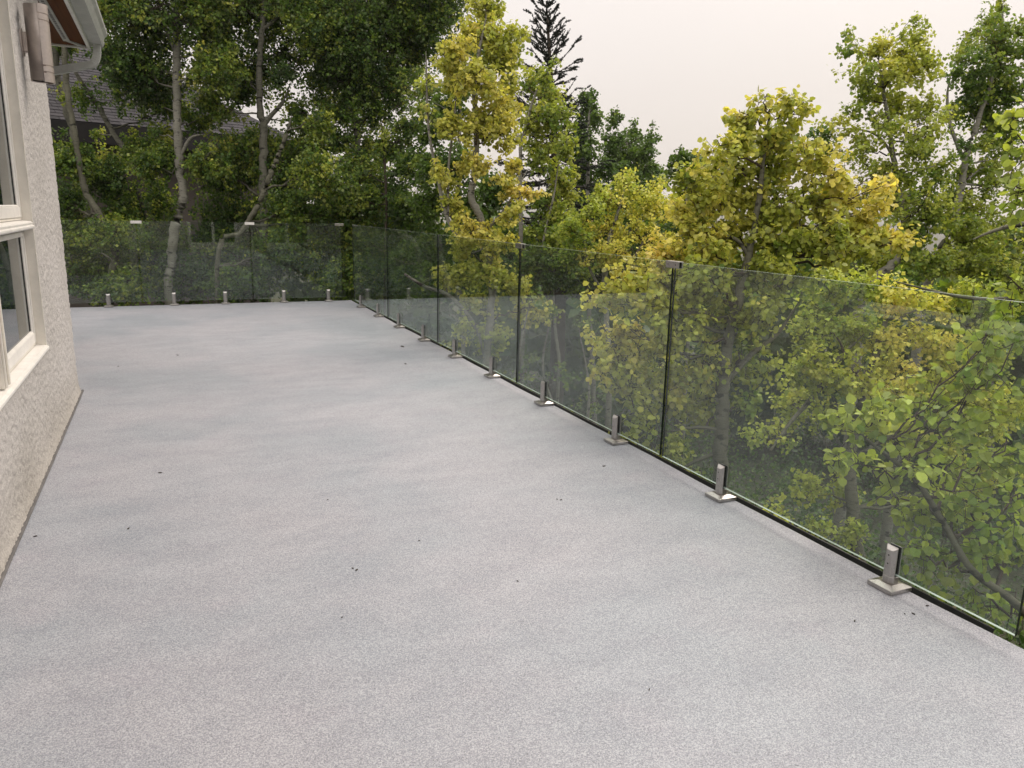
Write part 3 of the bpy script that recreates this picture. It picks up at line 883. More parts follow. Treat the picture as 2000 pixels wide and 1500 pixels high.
for P_, r_, x, y in hid:
    b = len(V); V += [tuple(P_-ro+frame_vec(*x_)) for x_ in q]; F += [(b, b+1, b+2, b+3), (b+4, b+5, b+1, b), (b+4, b, b+3), (b+5, b+2, b+1)]
me = bpy.data.meshes.new("shingles"); me.from_pydata(V, [], F)
tag(link_mesh("shingles", me, M_shingle, roof), kind="stuff")

# ------------------------------------------------------------------ aspens
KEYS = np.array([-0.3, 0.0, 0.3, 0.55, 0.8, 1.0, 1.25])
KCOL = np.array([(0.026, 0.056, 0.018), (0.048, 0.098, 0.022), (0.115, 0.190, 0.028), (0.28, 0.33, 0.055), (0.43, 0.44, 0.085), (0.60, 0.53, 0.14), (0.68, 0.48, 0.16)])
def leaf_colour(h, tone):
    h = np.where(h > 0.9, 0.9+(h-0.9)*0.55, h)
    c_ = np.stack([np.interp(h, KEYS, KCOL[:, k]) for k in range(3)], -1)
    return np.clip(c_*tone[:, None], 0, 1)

LEAF8 = np.array([(0, 0, 0), (0.34, 0.06, .07), (0.52, 0.36, .11), (0.36, 0.74, .07), (0, 1.0, -.04), (-0.36, 0.74, .07), (-0.52, 0.36, .11), (-0.34, 0.06, .07)])
LEAF6 = np.array([(0, 0, 0), (0.50, 0.22, .09), (0.42, 0.70, .09), (0, 1.0, 0), (-0.42, 0.70, .09), (-0.50, 0.22, .09)])
LEAF4 = np.array([(0, 0, 0), (0.52, 0.48, .12), (0.0, 1.0, 0), (-0.52, 0.48, .12)])
def leaf_mesh(name, pos, tip, nor, size, colr, near):
    T = {0: LEAF6, 1: LEAF8, 2: LEAF4}[int(near)]
    side = np.cross(tip, nor)
    V = pos[:, None, :] + size[:, None, None]*(T[None, :, 0:1]*side[:, None, :] + T[None, :, 1:2]*tip[:, None, :] + T[None, :, 2:3]*nor[:, None, :])
    k = len(T); n_ = len(pos); base = (np.arange(n_)*k)[:, None]
    if int(near) == 2:
        idx = np.array([0, 1, 2, 0, 2, 3]); cnt = np.tile([3, 3], n_)
    elif near: idx = np.array([0, 1, 2, 3, 4, 0, 4, 5, 6, 7]); cnt = np.tile([5, 5], n_)
    else: idx = np.array([0, 1, 2, 3, 0, 3, 4, 5]); cnt = np.tile([4, 4], n_)
    me = np_mesh(name, V.reshape(-1, 3), (base+idx[None]).ravel(), cnt)
    at_ = me.color_attributes.new("leaf", 'FLOAT_COLOR', 'POINT')
    c4 = np.ones((n_, k, 4), np.float32); c4[:, :, :3] = colr[:, None, :]
    at_.data.foreach_set("color", c4.ravel())
    return me

_leaf_protos = {}
def single_leaf_mesh(kind):
    if kind not in _leaf_protos:
        r_ = np.random.default_rng(kind+50)
        T = np.concatenate([LEAF8, [[0, 0.5, -0.03]]]); T = T.copy()
        T[1:8, :2] *= 1+r_.normal(0, 0.05, (7, 2)); T[:, 2] *= r_.uniform(0.5, 1.8)
        me = bpy.data.meshes.new("leaf")
        me.from_pydata([tuple(x) for x in T], [], [(0, 1, 2, 8), (8, 2, 3, 4), (8, 4, 5, 6), (0, 8, 6, 7)])
        me.materials.append(M_leaf1)
        _leaf_protos[kind] = me
    return _leaf_protos[kind]

def catmull(P, n_):
    P = np.asarray(P, float); Q = np.concatenate([[2*P[0]-P[1]], P, [2*P[-1]-P[-2]]])
    out = []
    for i in range(1, len(Q)-2):
        t_ = np.linspace(0, 1, n_, endpoint=False)[:, None]
        a, b, c_, d_ = Q[i-1], Q[i], Q[i+1], Q[i+2]
        out.append(0.5*((2*b)+(-a+c_)*t_+(2*a-5*b+4*c_-d_)*t_**2+(-a+3*b-3*c_+d_)*t_**3))
    out.append(Q[-2][None]); return np.concatenate(out)

def on_deck_zone(P):
    return (((P[..., 0] < RX+0.10) & (P[..., 1] < FY+0.10) & (P[..., 2] > -0.6)))

STATS = [0, 0]
def tree(name, label, trunk, lobes, d, leaf=0.048, bark=None, hue=0.3, lai=3.0, seed=1, cat="tree", group=None, big=0, near=False,
         stems=(), to_ground=True, hvar=0.10, twiggy=1.0, tone=1.0, updir=0.35, hplus=0.0, wscale=1.0):
    """trunk: [(px, py, width_px[, depth])...] top first or bottom first; lobes: [(px,py,rx,ry[,hue[,depth]])]"""
    r_ = np.random.default_rng(seed)
    bark = bark or M_bark_pale
    def poly(tr):
        pts, rad = [], []
        for q in tr:
            dd = q[3] if len(q) > 3 else d
            pts.append(at(q[0], q[1], dd)); rad.append(q[2]*0.5*dd/FPX*wscale)
        return np.array(pts), np.array(rad)
    tp, tr_ = poly(trunk)
    if tp[0][2] > tp[-1][2]: tp, tr_ = tp[::-1], tr_[::-1]
    if to_ground:
        gz = float(ground_z(tp[0][0], tp[0][1]))-0.15
        if tp[0][2] > gz+0.3:
            lean = tp[0]+np.array([r_.normal(0, .08), r_.normal(0, .08), 0]); lean[2] = gz
            tp = np.concatenate([[lean], tp]); tr_ = np.concatenate([[tr_[0]*1.3], tr_])
    root = empty(name, tuple(tp[0]), label, cat, group)
    o0 = np.array(root.location)
    tr_[-1] = min(tr_[-1], 0.004)
    cp = catmull(tp, 7); cr = np.interp(np.linspace(0, 1, len(cp)), np.linspace(0, 1, len(tp)), tr_)
    cp[1:-1] += r_.normal(0, 1, (len(cp)-2, 3))*cr[1:-1, None]*0.16
    cr = cr*(1+r_.normal(0, 0.05, len(cr)))
    V, L, Cn = tubes(cp[None]-o0, cr[None], 10)
    tm = np_mesh("trunk", V, L, Cn); tm.polygons.foreach_set("use_smooth", np.ones(len(Cn), bool))
    link_mesh("trunk", tm, bark, root)
    skel = [cp]; skr = [cr]
    for st in stems:
        sp_, sr_ = poly(st); sr_[-1] = 0.003; c2 = catmull(sp_, 6); r2 = np.interp(np.linspace(0, 1, len(c2)), np.linspace(0, 1, len(sp_)), sr_)
        V, L, Cn = tubes(c2[None]-o0, r2[None], 8)
        sm = np_mesh("stem", V, L, Cn); sm.polygons.foreach_set("use_smooth", np.ones(len(Cn), bool)); link_mesh("stem", sm, bark, root)
        skel.append(c2); skr.append(r2)
    SK = np.concatenate(skel); SR = np.concatenate(skr)
    P_all, t_all, h_all, b_all = [], [], [], []
    limbs, tws = [], []
    for lb in lobes:
        px, py, rx, ry = lb[:4]; h0 = lb[4] if len(lb) > 4 and lb[4] is not None else hue
        dd = lb[5] if len(lb) > 5 and lb[5] is not None else d*(1+(r_.uniform(-0.035, 0.09) if group == GA else r_.uniform(-0.035, 0.045)))
        dens = lb[6] if len(lb) > 6 else 1.0
        c_ = at(px, py, dd); a_ = 1.12*rx*dd/FPX; b_ = 1.12*ry*dd/FPX; dp = 0.5*(a_+b_)*0.95
        # attach where the trunk is a little lower than the lobe
        cost = np.linalg.norm(SK-c_, axis=1) + 0.9*np.clip(SK[:, 2]-c_[2]+0.15*np.linalg.norm((SK-c_)[:, :2], axis=1), 0, None)
        k = int(np.argmin(cost)); A_ = SK[k]
        end = c_ + np.array([0, 0, b_*0.55]) + norm((c_-A_)[None])[0]*a_*0.35
        midp = (A_+end)/2 + np.array([0, 0, -0.10*np.linalg.norm(end-A_)]) + r_.normal(0, 0.05, 3)
        u = np.linspace(0, 1, 9)[:, None]
        lim = (1-u)**2*A_+2*u*(1-u)*midp+u**2*end
        lim[1:-1] += r_.normal(0, 0.012+0.02*a_, (7, 3))
        ln = np.linalg.norm(end-A_)
        r0 = min(SR[k]*0.62, 0.006+0.011*ln)
        lr_ = np.linspace(r0, 0.0025, 9)
        limbs.append((lim, lr_))
        area = math.pi*a_*b_
        nl = int(lai*1.9*dens*area/(0.62*leaf*leaf))
        n1 = max(5, int(nl/55))
        # first order twigs into the lobe volume
        dirs = norm(r_.normal(0, 1, (n1, 3))); rad_ = r_.uniform(0.40, 1.0, n1)**0.8*np.where(r_.random(n1) < 0.2, r_.uniform(1.1, 1.5, n1), 1.0)
        ax = np.stack([_R2*a_, _U2*b_, _F*dp])
        ends = c_ + (dirs*rad_[:, None])@ax
        ends[:, 2] += updir*0.2*b_
        u1 = np.clip(r_.uniform(0.25, 1.0, n1), 0, 1); idx = u1*8
        i0 = np.minimum(idx.astype(int), 7); fr = (idx-i0)[:, None]
        st = lim[i0]*(1-fr)+lim[i0+1]*fr
        K1 = 5; uu = np.linspace(0, 1, K1)[None, :, None]
        mid1 = (st+ends)/2 + r_.normal(0, 0.06*a_+0.01, (n1, 3)) - np.array([0, 0, 0.12*b_])
        t1 = (1-uu)**2*st[:, None]+2*uu*(1-uu)*mid1[:, None]+uu**2*ends[:, None]
        R1 = np.linspace(1, 0.35, K1)[None]*(0.0022+0.0016*np.linalg.norm(ends-st, axis=1))[:, None]
        tws.append((t1, R1))
        # second order
        n2 = max(3, int(round(nl/n1/9.0)))
        par = np.repeat(np.arange(n1), n2)
        v = r_.uniform(0.3, 1.0, len(par)); idv = v*(K1-1); j0 = np.minimum(idv.astype(int), K1-2); fv = (idv-j0)[:, None]
        s2 = t1[par, j0]*(1-fv)+t1[par, j0+1]*fv
        tdir = norm(t1[par, j0+1]-t1[par, j0])
        sc = float(np.clip(0.30*(a_+b_)/2+0.06, 0.09, 0.34))
        d2 = norm(tdir*0.7+norm(r_.normal(0, 1, (len(par), 3)))*1.0+np.array([0, 0, updir]))
        l2 = r_.uniform(0.5, 1.2, len(par))*sc
        e2 = s2+d2*l2[:, None]
        K2 = 3 if near == 1 else 2; uw = np.linspace(0, 1, K2)[None, :, None]
        m2 = (s2+e2)/2+r_.normal(0, 0.08, (len(par), 3))*l2[:, None]
        t2 = (1-uw)**2*s2[:, None]+2*uw*(1-uw)*m2[:, None]+uw**2*e2[:, None]
        R2_ = np.linspace(1, 0.5, K2)[None]*np.full((len(par), 1), 0.0015+0.00012*d)
        tws.append((t2, R2_) if near != 2 else (t2[::4], R2_[::4]))
        per = max(4, int(round(nl/len(par))))
        w = r_.uniform(0.12, 1.05, (len(par), per))
        pos = ((1-w)**2)[..., None]*s2[:, None]+(2*w*(1-w))[..., None]*m2[:, None]+(w**2)[..., None]*e2[:, None]
        pet = norm(r_.normal(0, 1, pos.shape)+np.array([0, 0, 0.1])+0.5*d2[:, None])
        pos = pos+pet*r_.uniform(0.3, 0.9, pos.shape[:2])[..., None]*leaf
        hh = h0+hplus+r_.normal(0, hvar, n1)[par][:, None]+r_.normal(0, hvar*0.6, len(par))[:, None]+r_.normal(0, hvar*0.6, (len(par), per))
        P_all.append(pos.reshape(-1, 3)); h_all.append(hh.ravel())
        tipd = norm(pet*0.75+np.array([0, 0, -0.55])+r_.normal(0, 0.35, pet.shape)); t_all.append(tipd.reshape(-1, 3))
        out = norm(pos-c_)*0.45+np.array([0, 0, 0.55])
        b_all.append(out.reshape(-1, 3))
    pos = np.concatenate(P_all); tip = np.concatenate(t_all); hh = np.concatenate(h_all); bias = np.concatenate(b_all)
    keep = ~on_deck_zone(pos)
    pos, tip, hh, bias = pos[keep], tip[keep], hh[keep], bias[keep]
    nv = norm(r_.normal(0, 0.62, pos.shape)+bias)
    nv = norm(nv-tip*np.sum(nv*tip, -1, keepdims=True))
    size = leaf*np.clip(r_.normal(1, 0.17, len(pos)), 0.5, 1.4)
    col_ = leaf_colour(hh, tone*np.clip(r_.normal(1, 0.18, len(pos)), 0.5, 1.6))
    # limbs (each one an object) and twigs (joined: thousands of them)
    for lim, lr_ in limbs:
        bad = on_deck_zone(lim)
        if bad.any(): continue
        V, L, Cn = tubes(lim[None]-o0, lr_[None], 6)
        lm = np_mesh("limb", V, L, Cn); lm.polygons.foreach_set("use_smooth", np.ones(len(Cn), bool)); link_mesh("limb", lm, bark if d < 16 and lr_[0] > 0.012 else M_twig, root)
    parts = []
    for P_, R_ in tws:
        ok = ~on_deck_zone(P_).any(axis=1)
        if ok.any(): parts.append(tubes(P_[ok]-o0, R_[ok], 3))
    V, L, Cn = merge(parts)
    tag(link_mesh("twigs", np_mesh("twigs", V, L, Cn), M_twig, root), kind="stuff")
    if big:
        x, y, z = pix(pos)
        inf = (x > -5) & (x < 2005) & (y > -5) & (y < 1300)
        score = size/z + 1000*inf
        order = np.argsort(-score)[:big]
        sel = np.zeros(len(pos), bool); sel[order] = True; sel &= inf
        side = np.cross(tip, nv)
        for i_ in np.nonzero(sel)[0]:
            o = bpy.data.objects.new("leaf", single_leaf_mesh(int(i_ % 6)))
            M_ = np.eye(4); M_[:3, 0] = side[i_]*size[i_]; M_[:3, 1] = tip[i_]*size[i_]; M_[:3, 2] = nv[i_]*size[i_]; M_[:3, 3] = pos[i_]-o0
            COL.objects.link(o); o.parent = root; o.matrix_local = Matrix(M_.tolist())
            o.color = (*[float(q_) for q_ in col_[i_]], 1)
        pos, tip, nv, size, col_ = pos[~sel], tip[~sel], nv[~sel], size[~sel], col_[~sel]
    STATS[0] += len(pos); STATS[1] += len(Cn)
    tag(link_mesh("crown", leaf_mesh("crown", pos-o0, tip, nv, size, col_, near), M_leaf, root), kind="stuff")
    return root

GA = "dark green aspens beyond the far railing"
DK = dict(hue=0.27, leaf=0.046, lai=3.2, near=2, group=GA, hvar=0.15, tone=1.18, hplus=0.05, wscale=0.86)
# --- left, beyond the far railing
tree("aspen_tree", "aspen with a smooth leaning green grey trunk closest to the stucco wall", 
     [(216, 600, 17), (226, 495, 17), (200, 430, 15), (166, 370, 14), (150, 290, 13), (132, 180, 13), (126, 100, 12), (120, -60, 11), (112, -260, 8)],
     [(150, 475, 75, 50), (195, 545, 95, 42, 0.08), (125, 400, 45, 45, 0.05), (150, 325, 50, 35), (100, 285, 40, 25), (225, 470, 50, 40), (140, 30, 40, 30, .2), (120, -110, 150, 90), (90, -280, 150, 90), (250, 565, 60, 35)],
     12.0, bark=M_bark_green, seed=11, **DK)
tree("aspen_tree", "aspen with a spotted grey trunk just behind the downspout", 
     [(172, 420, 17), (152, 300, 17), (138, 240, 16), (120, 180, 15), (110, 120, 14), (105, -40, 12), (100, -240, 8)],
     [(118, 95, 30, 28, .2), (125, -60, 110, 90), (190, -210, 140, 90), (40, -150, 110, 90), (200, 330, 40, 35)], 14.0, bark=M_bark_grey, seed=12, **DK)
tree("aspen_tree", "thin aspen leaning left across the neighbour's grey roof", 
     [(318, 520, 8), (300, 460, 9), (274, 390, 10), (256, 315, 11), (226, 268, 12), (190, 205, 11), (152, 150, 9), (132, 100, 7)],
     [(170, 195, 55, 26, .25, None, .35), (330, 215, 50, 26, .25, None, .4), (430, 235, 50, 24, .25, None, .4), (255, 440, 60, 50), (315, 395, 40, 40), (215, 370, 45, 42, .05), (290, 300, 48, 34, .3), (225, 305, 35, 20, .3, None, .6), (320, 470, 50, 40, .05), (190, 262, 20, 12, .35, None, .5)], 13.0, bark=M_bark_grey, seed=13, **DK)
tree("aspen_tree", "aspen with a tall pale trunk kinked at a dark knot above the glass", 
     [(330, 600, 20), (334, 520, 20), (338, 462, 22), (350, 420, 20), (358, 385, 19), (350, 325, 18), (347, 250, 18), (345, 170, 18), (346, 110, 17), (343, 30, 14), (338, -100, 12), (330, -260, 8)],
     [(330, 40, 130, 60, .2, None, .45), (330, 160, 110, 70, .2, None, .35), (265, 150, 62, 72, .02), (215, 120, 35, 55, .05), (300, 70, 50, 42, .2), (230, 15, 75, 38), (410, 60, 55, 50, .22), (390, 10, 60, 40), (420, 140, 58, 44, .38), (290, 200, 30, 20, .25, None, .5), (385, 235, 40, 22, .3, None, .5), (300, 325, 50, 34, .2), (410, 320, 45, 32, .35),
      (300, 510, 80, 52, .05), (370, 560, 80, 42, .05), (455, 105, 40, 40, .15), (320, -90, 170, 80), (290, -240, 200, 110), (460, -60, 90, 60), (310, 265, 40, 18, .35, None, .4)],
     12.2, bark=M_bark_pale, seed=14, stems=[[(347, 120, 7), (325, 60, 6), (300, 30, 5), (270, 0, 4)], [(352, 305, 8), (372, 270, 7), (400, 262, 5)]], **DK)
tree("aspen_tree", "aspen whose grey trunk forks in a V against the sky", 
     [(518, 600, 18), (516, 480, 18), (514, 390, 18), (515, 310, 18), (514, 250, 18), (507, 205, 15), (508, 100, 13), (515, 20, 12), (522, -120, 10), (530, -260, 7)],
     [(520, 40, 130, 60, .25, None, .5), (500, 150, 110, 70, .22, None, .35), (520, 300, 110, 50, .25, None, .4), (468, 165, 52, 50, .18), (415, 205, 36, 30, .28), (560, 20, 62, 34), (500, 15, 50, 40), (618, 55, 50, 55), (450, 20, 50, 40, .2), (480, 300, 62, 40, .25), (430, 345, 66, 50, .15), (560, 340, 65, 50, .18), (600, 300, 45, 40, .3), (590, 235, 28, 34, .22),
      (470, 430, 92, 52, .05), (545, 150, 28, 26, -.05, None, .6), (575, 110, 34, 40, -.1, None, .55), (520, -110, 190, 90), (540, -250, 220, 110), (440, 500, 70, 50, .05)],
     12.6, bark=M_bark_grey, seed=15, stems=[[(514, 246, 12), (530, 225, 10), (552, 200, 8), (565, 170, 6)], [(508, 60, 8), (530, 45, 8), (555, 15, 7), (570, -30, 6)]], **DK)
tree("aspen_tree", "slender aspen slanting up to the right past the dark eave end", 
     [(425, 520, 11), (470, 455, 12), (505, 400, 12), (528, 340, 12), (545, 300, 11), (560, 262, 10), (570, 225, 7)],
     [(645, 350, 62, 52, .32), (590, 420, 70, 50, .2), (560, 500, 80, 45, .08), (650, 490, 70, 55, .18), (625, 250, 28, 32, .3), (690, 420, 50, 45, .3), (480, 560, 80, 36, .02)], 11.8, bark=M_bark_green, seed=16, **DK)
tree("aspen_tree", "big dark crowned aspen with a short white fork showing below its leaves", 
     [(708, 600, 14), (700, 420, 15), (698, 300, 15), (697, 262, 15), (694, 235, 14), (685, 160, 12), (690, 60, 11), (700, -90, 9), (705, -250, 7)],
     [(720, 60, 150, 80, .22, None, .5), (740, 170, 120, 60, .2, None, .35), (820, 20, 80, 60, .3, None, .6), (680, 240, 100, 40, .28, None, .5), (680, 90, 88, 80, .08), (752, 60, 66, 72, .12), (700, 165, 74, 50, .05), (775, 150, 40, 48, .15), (845, 45, 66, 62, .12), (640, 150, 56, 56, .2), (650, 20, 70, 50, .25), (725, -80, 170, 80), (720, -220, 200, 110), (870, -70, 130, 80), (745, 215, 40, 26, .08), (640, 215, 40, 24, .25), (660, 285, 50, 26, .25), (735, 300, 50, 26, .28), (815, 110, 40, 36, .1)],
     13.0, bark=M_bark_grey, seed=17, stems=[[(696, 250, 10), (712, 232, 9), (735, 210, 7)]], **DK)
tree("aspen_tree", "aspen with thin dark stems left of the slim yellow tree", 
     [(752, 600, 6), (753, 480, 6), (755, 400, 6), (750, 300, 6), (745, 240, 5)],
     [(700, 340, 58, 40, .3), (800, 250, 44, 30, .25, None, .7), (770, 290, 50, 30, .25), (850, 190, 36, 40, .3, None, .35), (815, 160, 40, 30, .25, None, .4), (755, 380, 50, 40, .12), (700, 470, 60, 48, .18), (762, 470, 56, 48, .10), (690, 545, 70, 38, .14), (800, 420, 45, 50, .1), (805, 520, 52, 50, .08), (750, 545, 60, 40, .05), (810, 330, 40, 40, .05), (700, 390, 50, 30, .25)], 12.0, bark=M_bark_dark, seed=18, **DK)

# --- the slim yellow aspen at the middle of the right edge
tree("aspen_tree", "slim yellow aspen with a crooked white trunk behind the fourth glass panel", 
     [(905, 860, 15), (945, 740, 15), (956, 640, 15), (960, 560, 14), (956, 500, 14), (950, 460, 14), (934, 415, 14), (920, 385, 14), (924, 350, 12), (930, 300, 11), (929, 230, 10), (926, 170, 9), (936, 100, 7), (950, 30, 4)],
     [(950, 25, 34, 36, .72), (940, 80, 44, 36, .85), (985, 90, 40, 38, .68), (905, 110, 40, 32, .85), (870, 115, 28, 26, .7), (990, 140, 34, 44, .66), (1025, 62, 26, 14, .7, None, .5), (940, 165, 55, 42, .85), (985, 205, 34, 44, .82), (885, 165, 30, 26, .65), (955, 235, 46, 38, .8),
      (990, 270, 32, 36, .85), (875, 250, 26, 24, .78), (915, 265, 30, 26, .85), (900, 320, 26, 18, .85), (800, 298, 34, 12, .85, 7.4), (775, 300, 14, 10, .8, 7.4), (840, 335, 34, 20, .72, 7.4), (875, 355, 30, 16, .72), (836, 170, 14, 22, .7, None, .5), (834, 230, 14, 20, .7, None, .5), (892, 190, 18, 26, .7, None, .6), (1020, 378, 34, 16, 1.0), (1015, 335, 30, 16, .98), (955, 325, 34, 16, 1.0),
      (980, 360, 26, 14, .85), (925, 455, 52, 22, .98), (885, 420, 24, 26, .75), (965, 485, 46, 24, .85), (900, 495, 38, 26, .75), (1000, 430, 30, 22, .8), (880, 545, 40, 24, .8), (950, 540, 52, 28, .82), (930, 600, 46, 22, .7), (1005, 560, 34, 24, .75), (1035, 612, 38, 22, .85), (955, 655, 60, 16, .6), (985, 690, 44, 14, .62), (905, 640, 22, 14, .75), (870, 690, 26, 12, .65)],
     7.8, leaf=0.034, hue=.70, hplus=.03, lai=2.1, tone=1.22, seed=21, near=0, big=250, hvar=0.08,
     stems=[[(940, 450, 10), (900, 462, 9), (880, 440, 8), (865, 400, 8), (858, 360, 7), (845, 300, 6), (836, 240, 5), (833, 150, 4), (832, 100, 3)], [(875, 420, 6), (876, 330, 5), (885, 250, 5), (893, 170, 4)],
            [(950, 450, 7), (985, 410, 6), (1010, 370, 5), (1030, 330, 4)], [(790, 535, 4, 7.6), (830, 560, 7, 7.7), (880, 580, 9, 7.8), (930, 640, 9), (945, 700, 9)]])
tree("aspen_tree", "yellow green aspen standing in front of the dark spruce", 
     [(1022, 640, 9), (1018, 520, 9), (1016, 400, 8), (1018, 290, 7), (1040, 200, 5), (1060, 150, 4)],
     [(1072, 150, 24, 26, .5), (1045, 180, 26, 28, .55), (1080, 195, 32, 28, .55), (1042, 240, 34, 34, .6), (1090, 240, 36, 34, .5), (1060, 300, 40, 34, .55), (1108, 290, 22, 26, .55), (1092, 350, 34, 28, .6), (1115, 385, 18, 22, .66), (1062, 405, 36, 30, .45), (1100, 425, 28, 24, .58), (1050, 470, 36, 28, .4), (1086, 470, 30, 28, .4), (1030, 520, 26, 26, .35)],
     9.6, leaf=0.040, hue=.55, tone=1.2, lai=2.6, seed=22, near=2, stems=[[(1055, 500, 5), (1068, 440, 5), (1082, 380, 4), (1092, 310, 3)]])

BK = dict(hue=.2, tone=1.15, leaf=.054, lai=3.2, near=2, hvar=.08)
tree("aspen_tree", "dark green aspen filling the gap behind the slim yellow aspen",
     [(905, 700, 9), (900, 520, 9), (896, 380, 8), (898, 240, 6), (905, 120, 4)],
     [(840, 210, 30, 34, .3, None, .4), (845, 260, 34, 26), (880, 230, 30, 40), (905, 160, 34, 36), (930, 90, 30, 40, .2), (850, 330, 40, 36), (900, 330, 40, 40), (850, 400, 46, 36), (915, 410, 44, 36), (970, 380, 36, 40), (860, 470, 50, 36), (940, 480, 50, 36), (1005, 470, 34, 40), (850, 540, 50, 32), (930, 550, 56, 32), (1000, 550, 40, 34)], 11.2, seed=23, **BK)
tree("aspen_tree", "dark bushy green tree low behind the dusky twin topped tree",
     [(1160, 760, 9), (1150, 600, 9), (1145, 520, 8), (1140, 440, 5)],
     [(1130, 470, 50, 36), (1190, 480, 44, 34), (1250, 480, 50, 34), (1130, 530, 50, 34), (1200, 540, 50, 34), (1270, 530, 50, 34), (1310, 440, 34, 36), (1070, 560, 50, 30), (1330, 510, 40, 36)], 12.5, seed=24, **BK)
# spruce
def spruce(px, tip_y, base_y, d, seed):
    r_ = np.random.default_rng(seed)
    top = at(px-3, tip_y, d); bot = at(px+22, base_y, d)
    bot2 = bot.copy(); bot2[2] = ground_z(bot[0], bot[1])-0.2
    root = empty("spruce_tree", tuple(bot2), "dark pointed spruce rising above the yellow green aspens", "tree")
    o0 = np.array(root.location)
    P_ = catmull(np.array([bot2, bot, (bot+top)/2+np.array([.03, 0, 0]), top]), 8); R_ = np.linspace(0.16, 0.012, len(P_))
    V, L, Cn = tubes(P_[None]-o0, R_[None], 8); link_mesh("trunk", np_mesh("trunk", V, L, Cn), M_bark_dark, root)
    H = np.linalg.norm(top-bot); nV = []; brs = []
    z = 0.10
    while z < H:
        f_ = z/H; c_ = top+(bot-top)*f_
        nb = 4+int(3*min(1, f_*2)); ln0 = 0.10+1.12*f_**0.85
        a0 = r_.uniform(0, 6.28)
        for k in range(nb):
            a = a0+k*6.28/nb+r_.normal(0, .25); ln = ln0*r_.uniform(.55, 1.2)
            dr_ = np.array([math.cos(a), math.sin(a), 0]); rise = 0.95 if f_ < .25 else (0.35 if f_ < .5 else -0.05)
            u = np.linspace(0, 1, 6)[:, None]
            q_ = c_+dr_*ln*u+np.array([0, 0, 1.0])*ln*(rise*u**1.6-0.18*np.sin(u*3.1)*(f_ > .3))
            brs.append((q_, np.linspace(0.010+0.012*f_, 0.004, 6)))
            nsub = int(2+ln*13)
            for s__ in range(nsub):
                v_ = r_.uniform(.12, 1); i0 = min(int(v_*5), 4); b_ = q_[i0]+(q_[i0+1]-q_[i0])*(v_*5-i0)
                ang = norm(((q_[-1]-q_[0])*0.9/ln+np.cross(dr_, [0, 0, 1])*r_.choice([-1, 1])*r_.uniform(.4, 1.1)+np.array([0, 0, r_.uniform(-.35, .1)]))[None])[0]
                l2 = (0.10+0.22*ln*(1-v_*0.6))*r_.uniform(.6, 1.2)
                brs.append((np.linspace(0, 1, 6)[:, None]*ang*l2+b_, np.linspace(0.005, 0.003, 6)))
        z += 0.10+0.09*f_+r_.uniform(0, .05)
    P_ = np.array([b for b, _ in brs]); R_ = np.array([r for _, r in brs])
    V, L, Cn = tubes(P_-o0, R_, 3); tag(link_mesh("branches", np_mesh("branches", V, L, Cn), M_bark_dark, root), kind="stuff")
    # needles: thin triangles around every shoot
    nn = 64
    T_ = len(P_); u = r_.uniform(0.05, 1, (T_, nn))*5; i0 = np.minimum(u.astype(int), 4); fr = (u-i0)[..., None]
    ti = np.arange(T_)[:, None]
    b_ = P_[ti, i0]*(1-fr)+P_[ti, i0+1]*fr; tg = norm(P_[ti, i0+1]-P_[ti, i0])
    dn = norm(tg*0.9+norm(r_.normal(0, 1, b_.shape))); e_ = b_+dn*r_.uniform(.022, .036, b_.shape[:2])[..., None]
    sdv = norm(np.cross(dn, r_.normal(0, 1, b_.shape)))*0.008
    V = np.stack([b_-sdv, b_+sdv, e_], 2).reshape(-1, 3)
    tag(link_mesh("crown", np_mesh("crown", V-o0, np.arange(len(V)), np.full(len(V)//3, 3)), M_needle, root), kind="stuff")
spruce(1070, 2, 560, 12.5, 5)

# --- darker trees far behind
FAR = dict(tone=1.1, hplus=.08, leaf=0.075, lai=3.4, near=2, hvar=0.07, group="dark trees far behind the spruce")
tree("aspen_tree", "dusky green tree far behind, showing just right of the spruce",
     [(1150, 620, 8), (1148, 450, 8), (1150, 250, 6), (1158, 190, 4)],
     [(1152, 205, 16, 26, .1), (1145, 245, 26, 30, .1), (1165, 215, 10, 22, .1), (1140, 300, 36, 34, .08), (1150, 350, 40, 34, .1), (1185, 330, 20, 26, .1), (1145, 410, 46, 40, .08), (1180, 395, 34, 30, .1), (1130, 470, 50, 40, .08)], 19.0, seed=31, **FAR)
tree("aspen_tree", "dusky green tree far behind with twin tops before the pale sky",
     [(1235, 620, 8), (1232, 450, 8), (1228, 330, 6), (1222, 250, 4)],
     [(1192, 235, 12, 22, .1), (1198, 270, 22, 24, .12), (1190, 310, 26, 26, .12), (1240, 252, 13, 18, .1), (1246, 285, 22, 20, .12), (1272, 262, 12, 14, .1), (1268, 300, 18, 20, .1), (1285, 325, 10, 16, .1), (1228, 315, 34, 24, .12), (1210, 350, 36, 28, .1), (1262, 348, 28, 28, .12), (1240, 400, 60, 40, .08), (1290, 360, 14, 18, .1), (1230, 470, 70, 40, .05)], 22.0, seed=32, **FAR)
tree("aspen_tree", "green tree in the gap between the dusky twin topped tree and the broad yellow aspen",
     [(1345, 640, 7), (1342, 500, 7), (1340, 380, 6), (1340, 320, 4)],
     [(1325, 305, 26, 14, .25), (1345, 325, 34, 20, .22), (1320, 350, 26, 22, .2), (1365, 345, 26, 24, .2), (1340, 400, 50, 36, .2), (1330, 470, 60, 40, .15)], 11.0, leaf=.050, lai=2.6, seed=33, near=2)

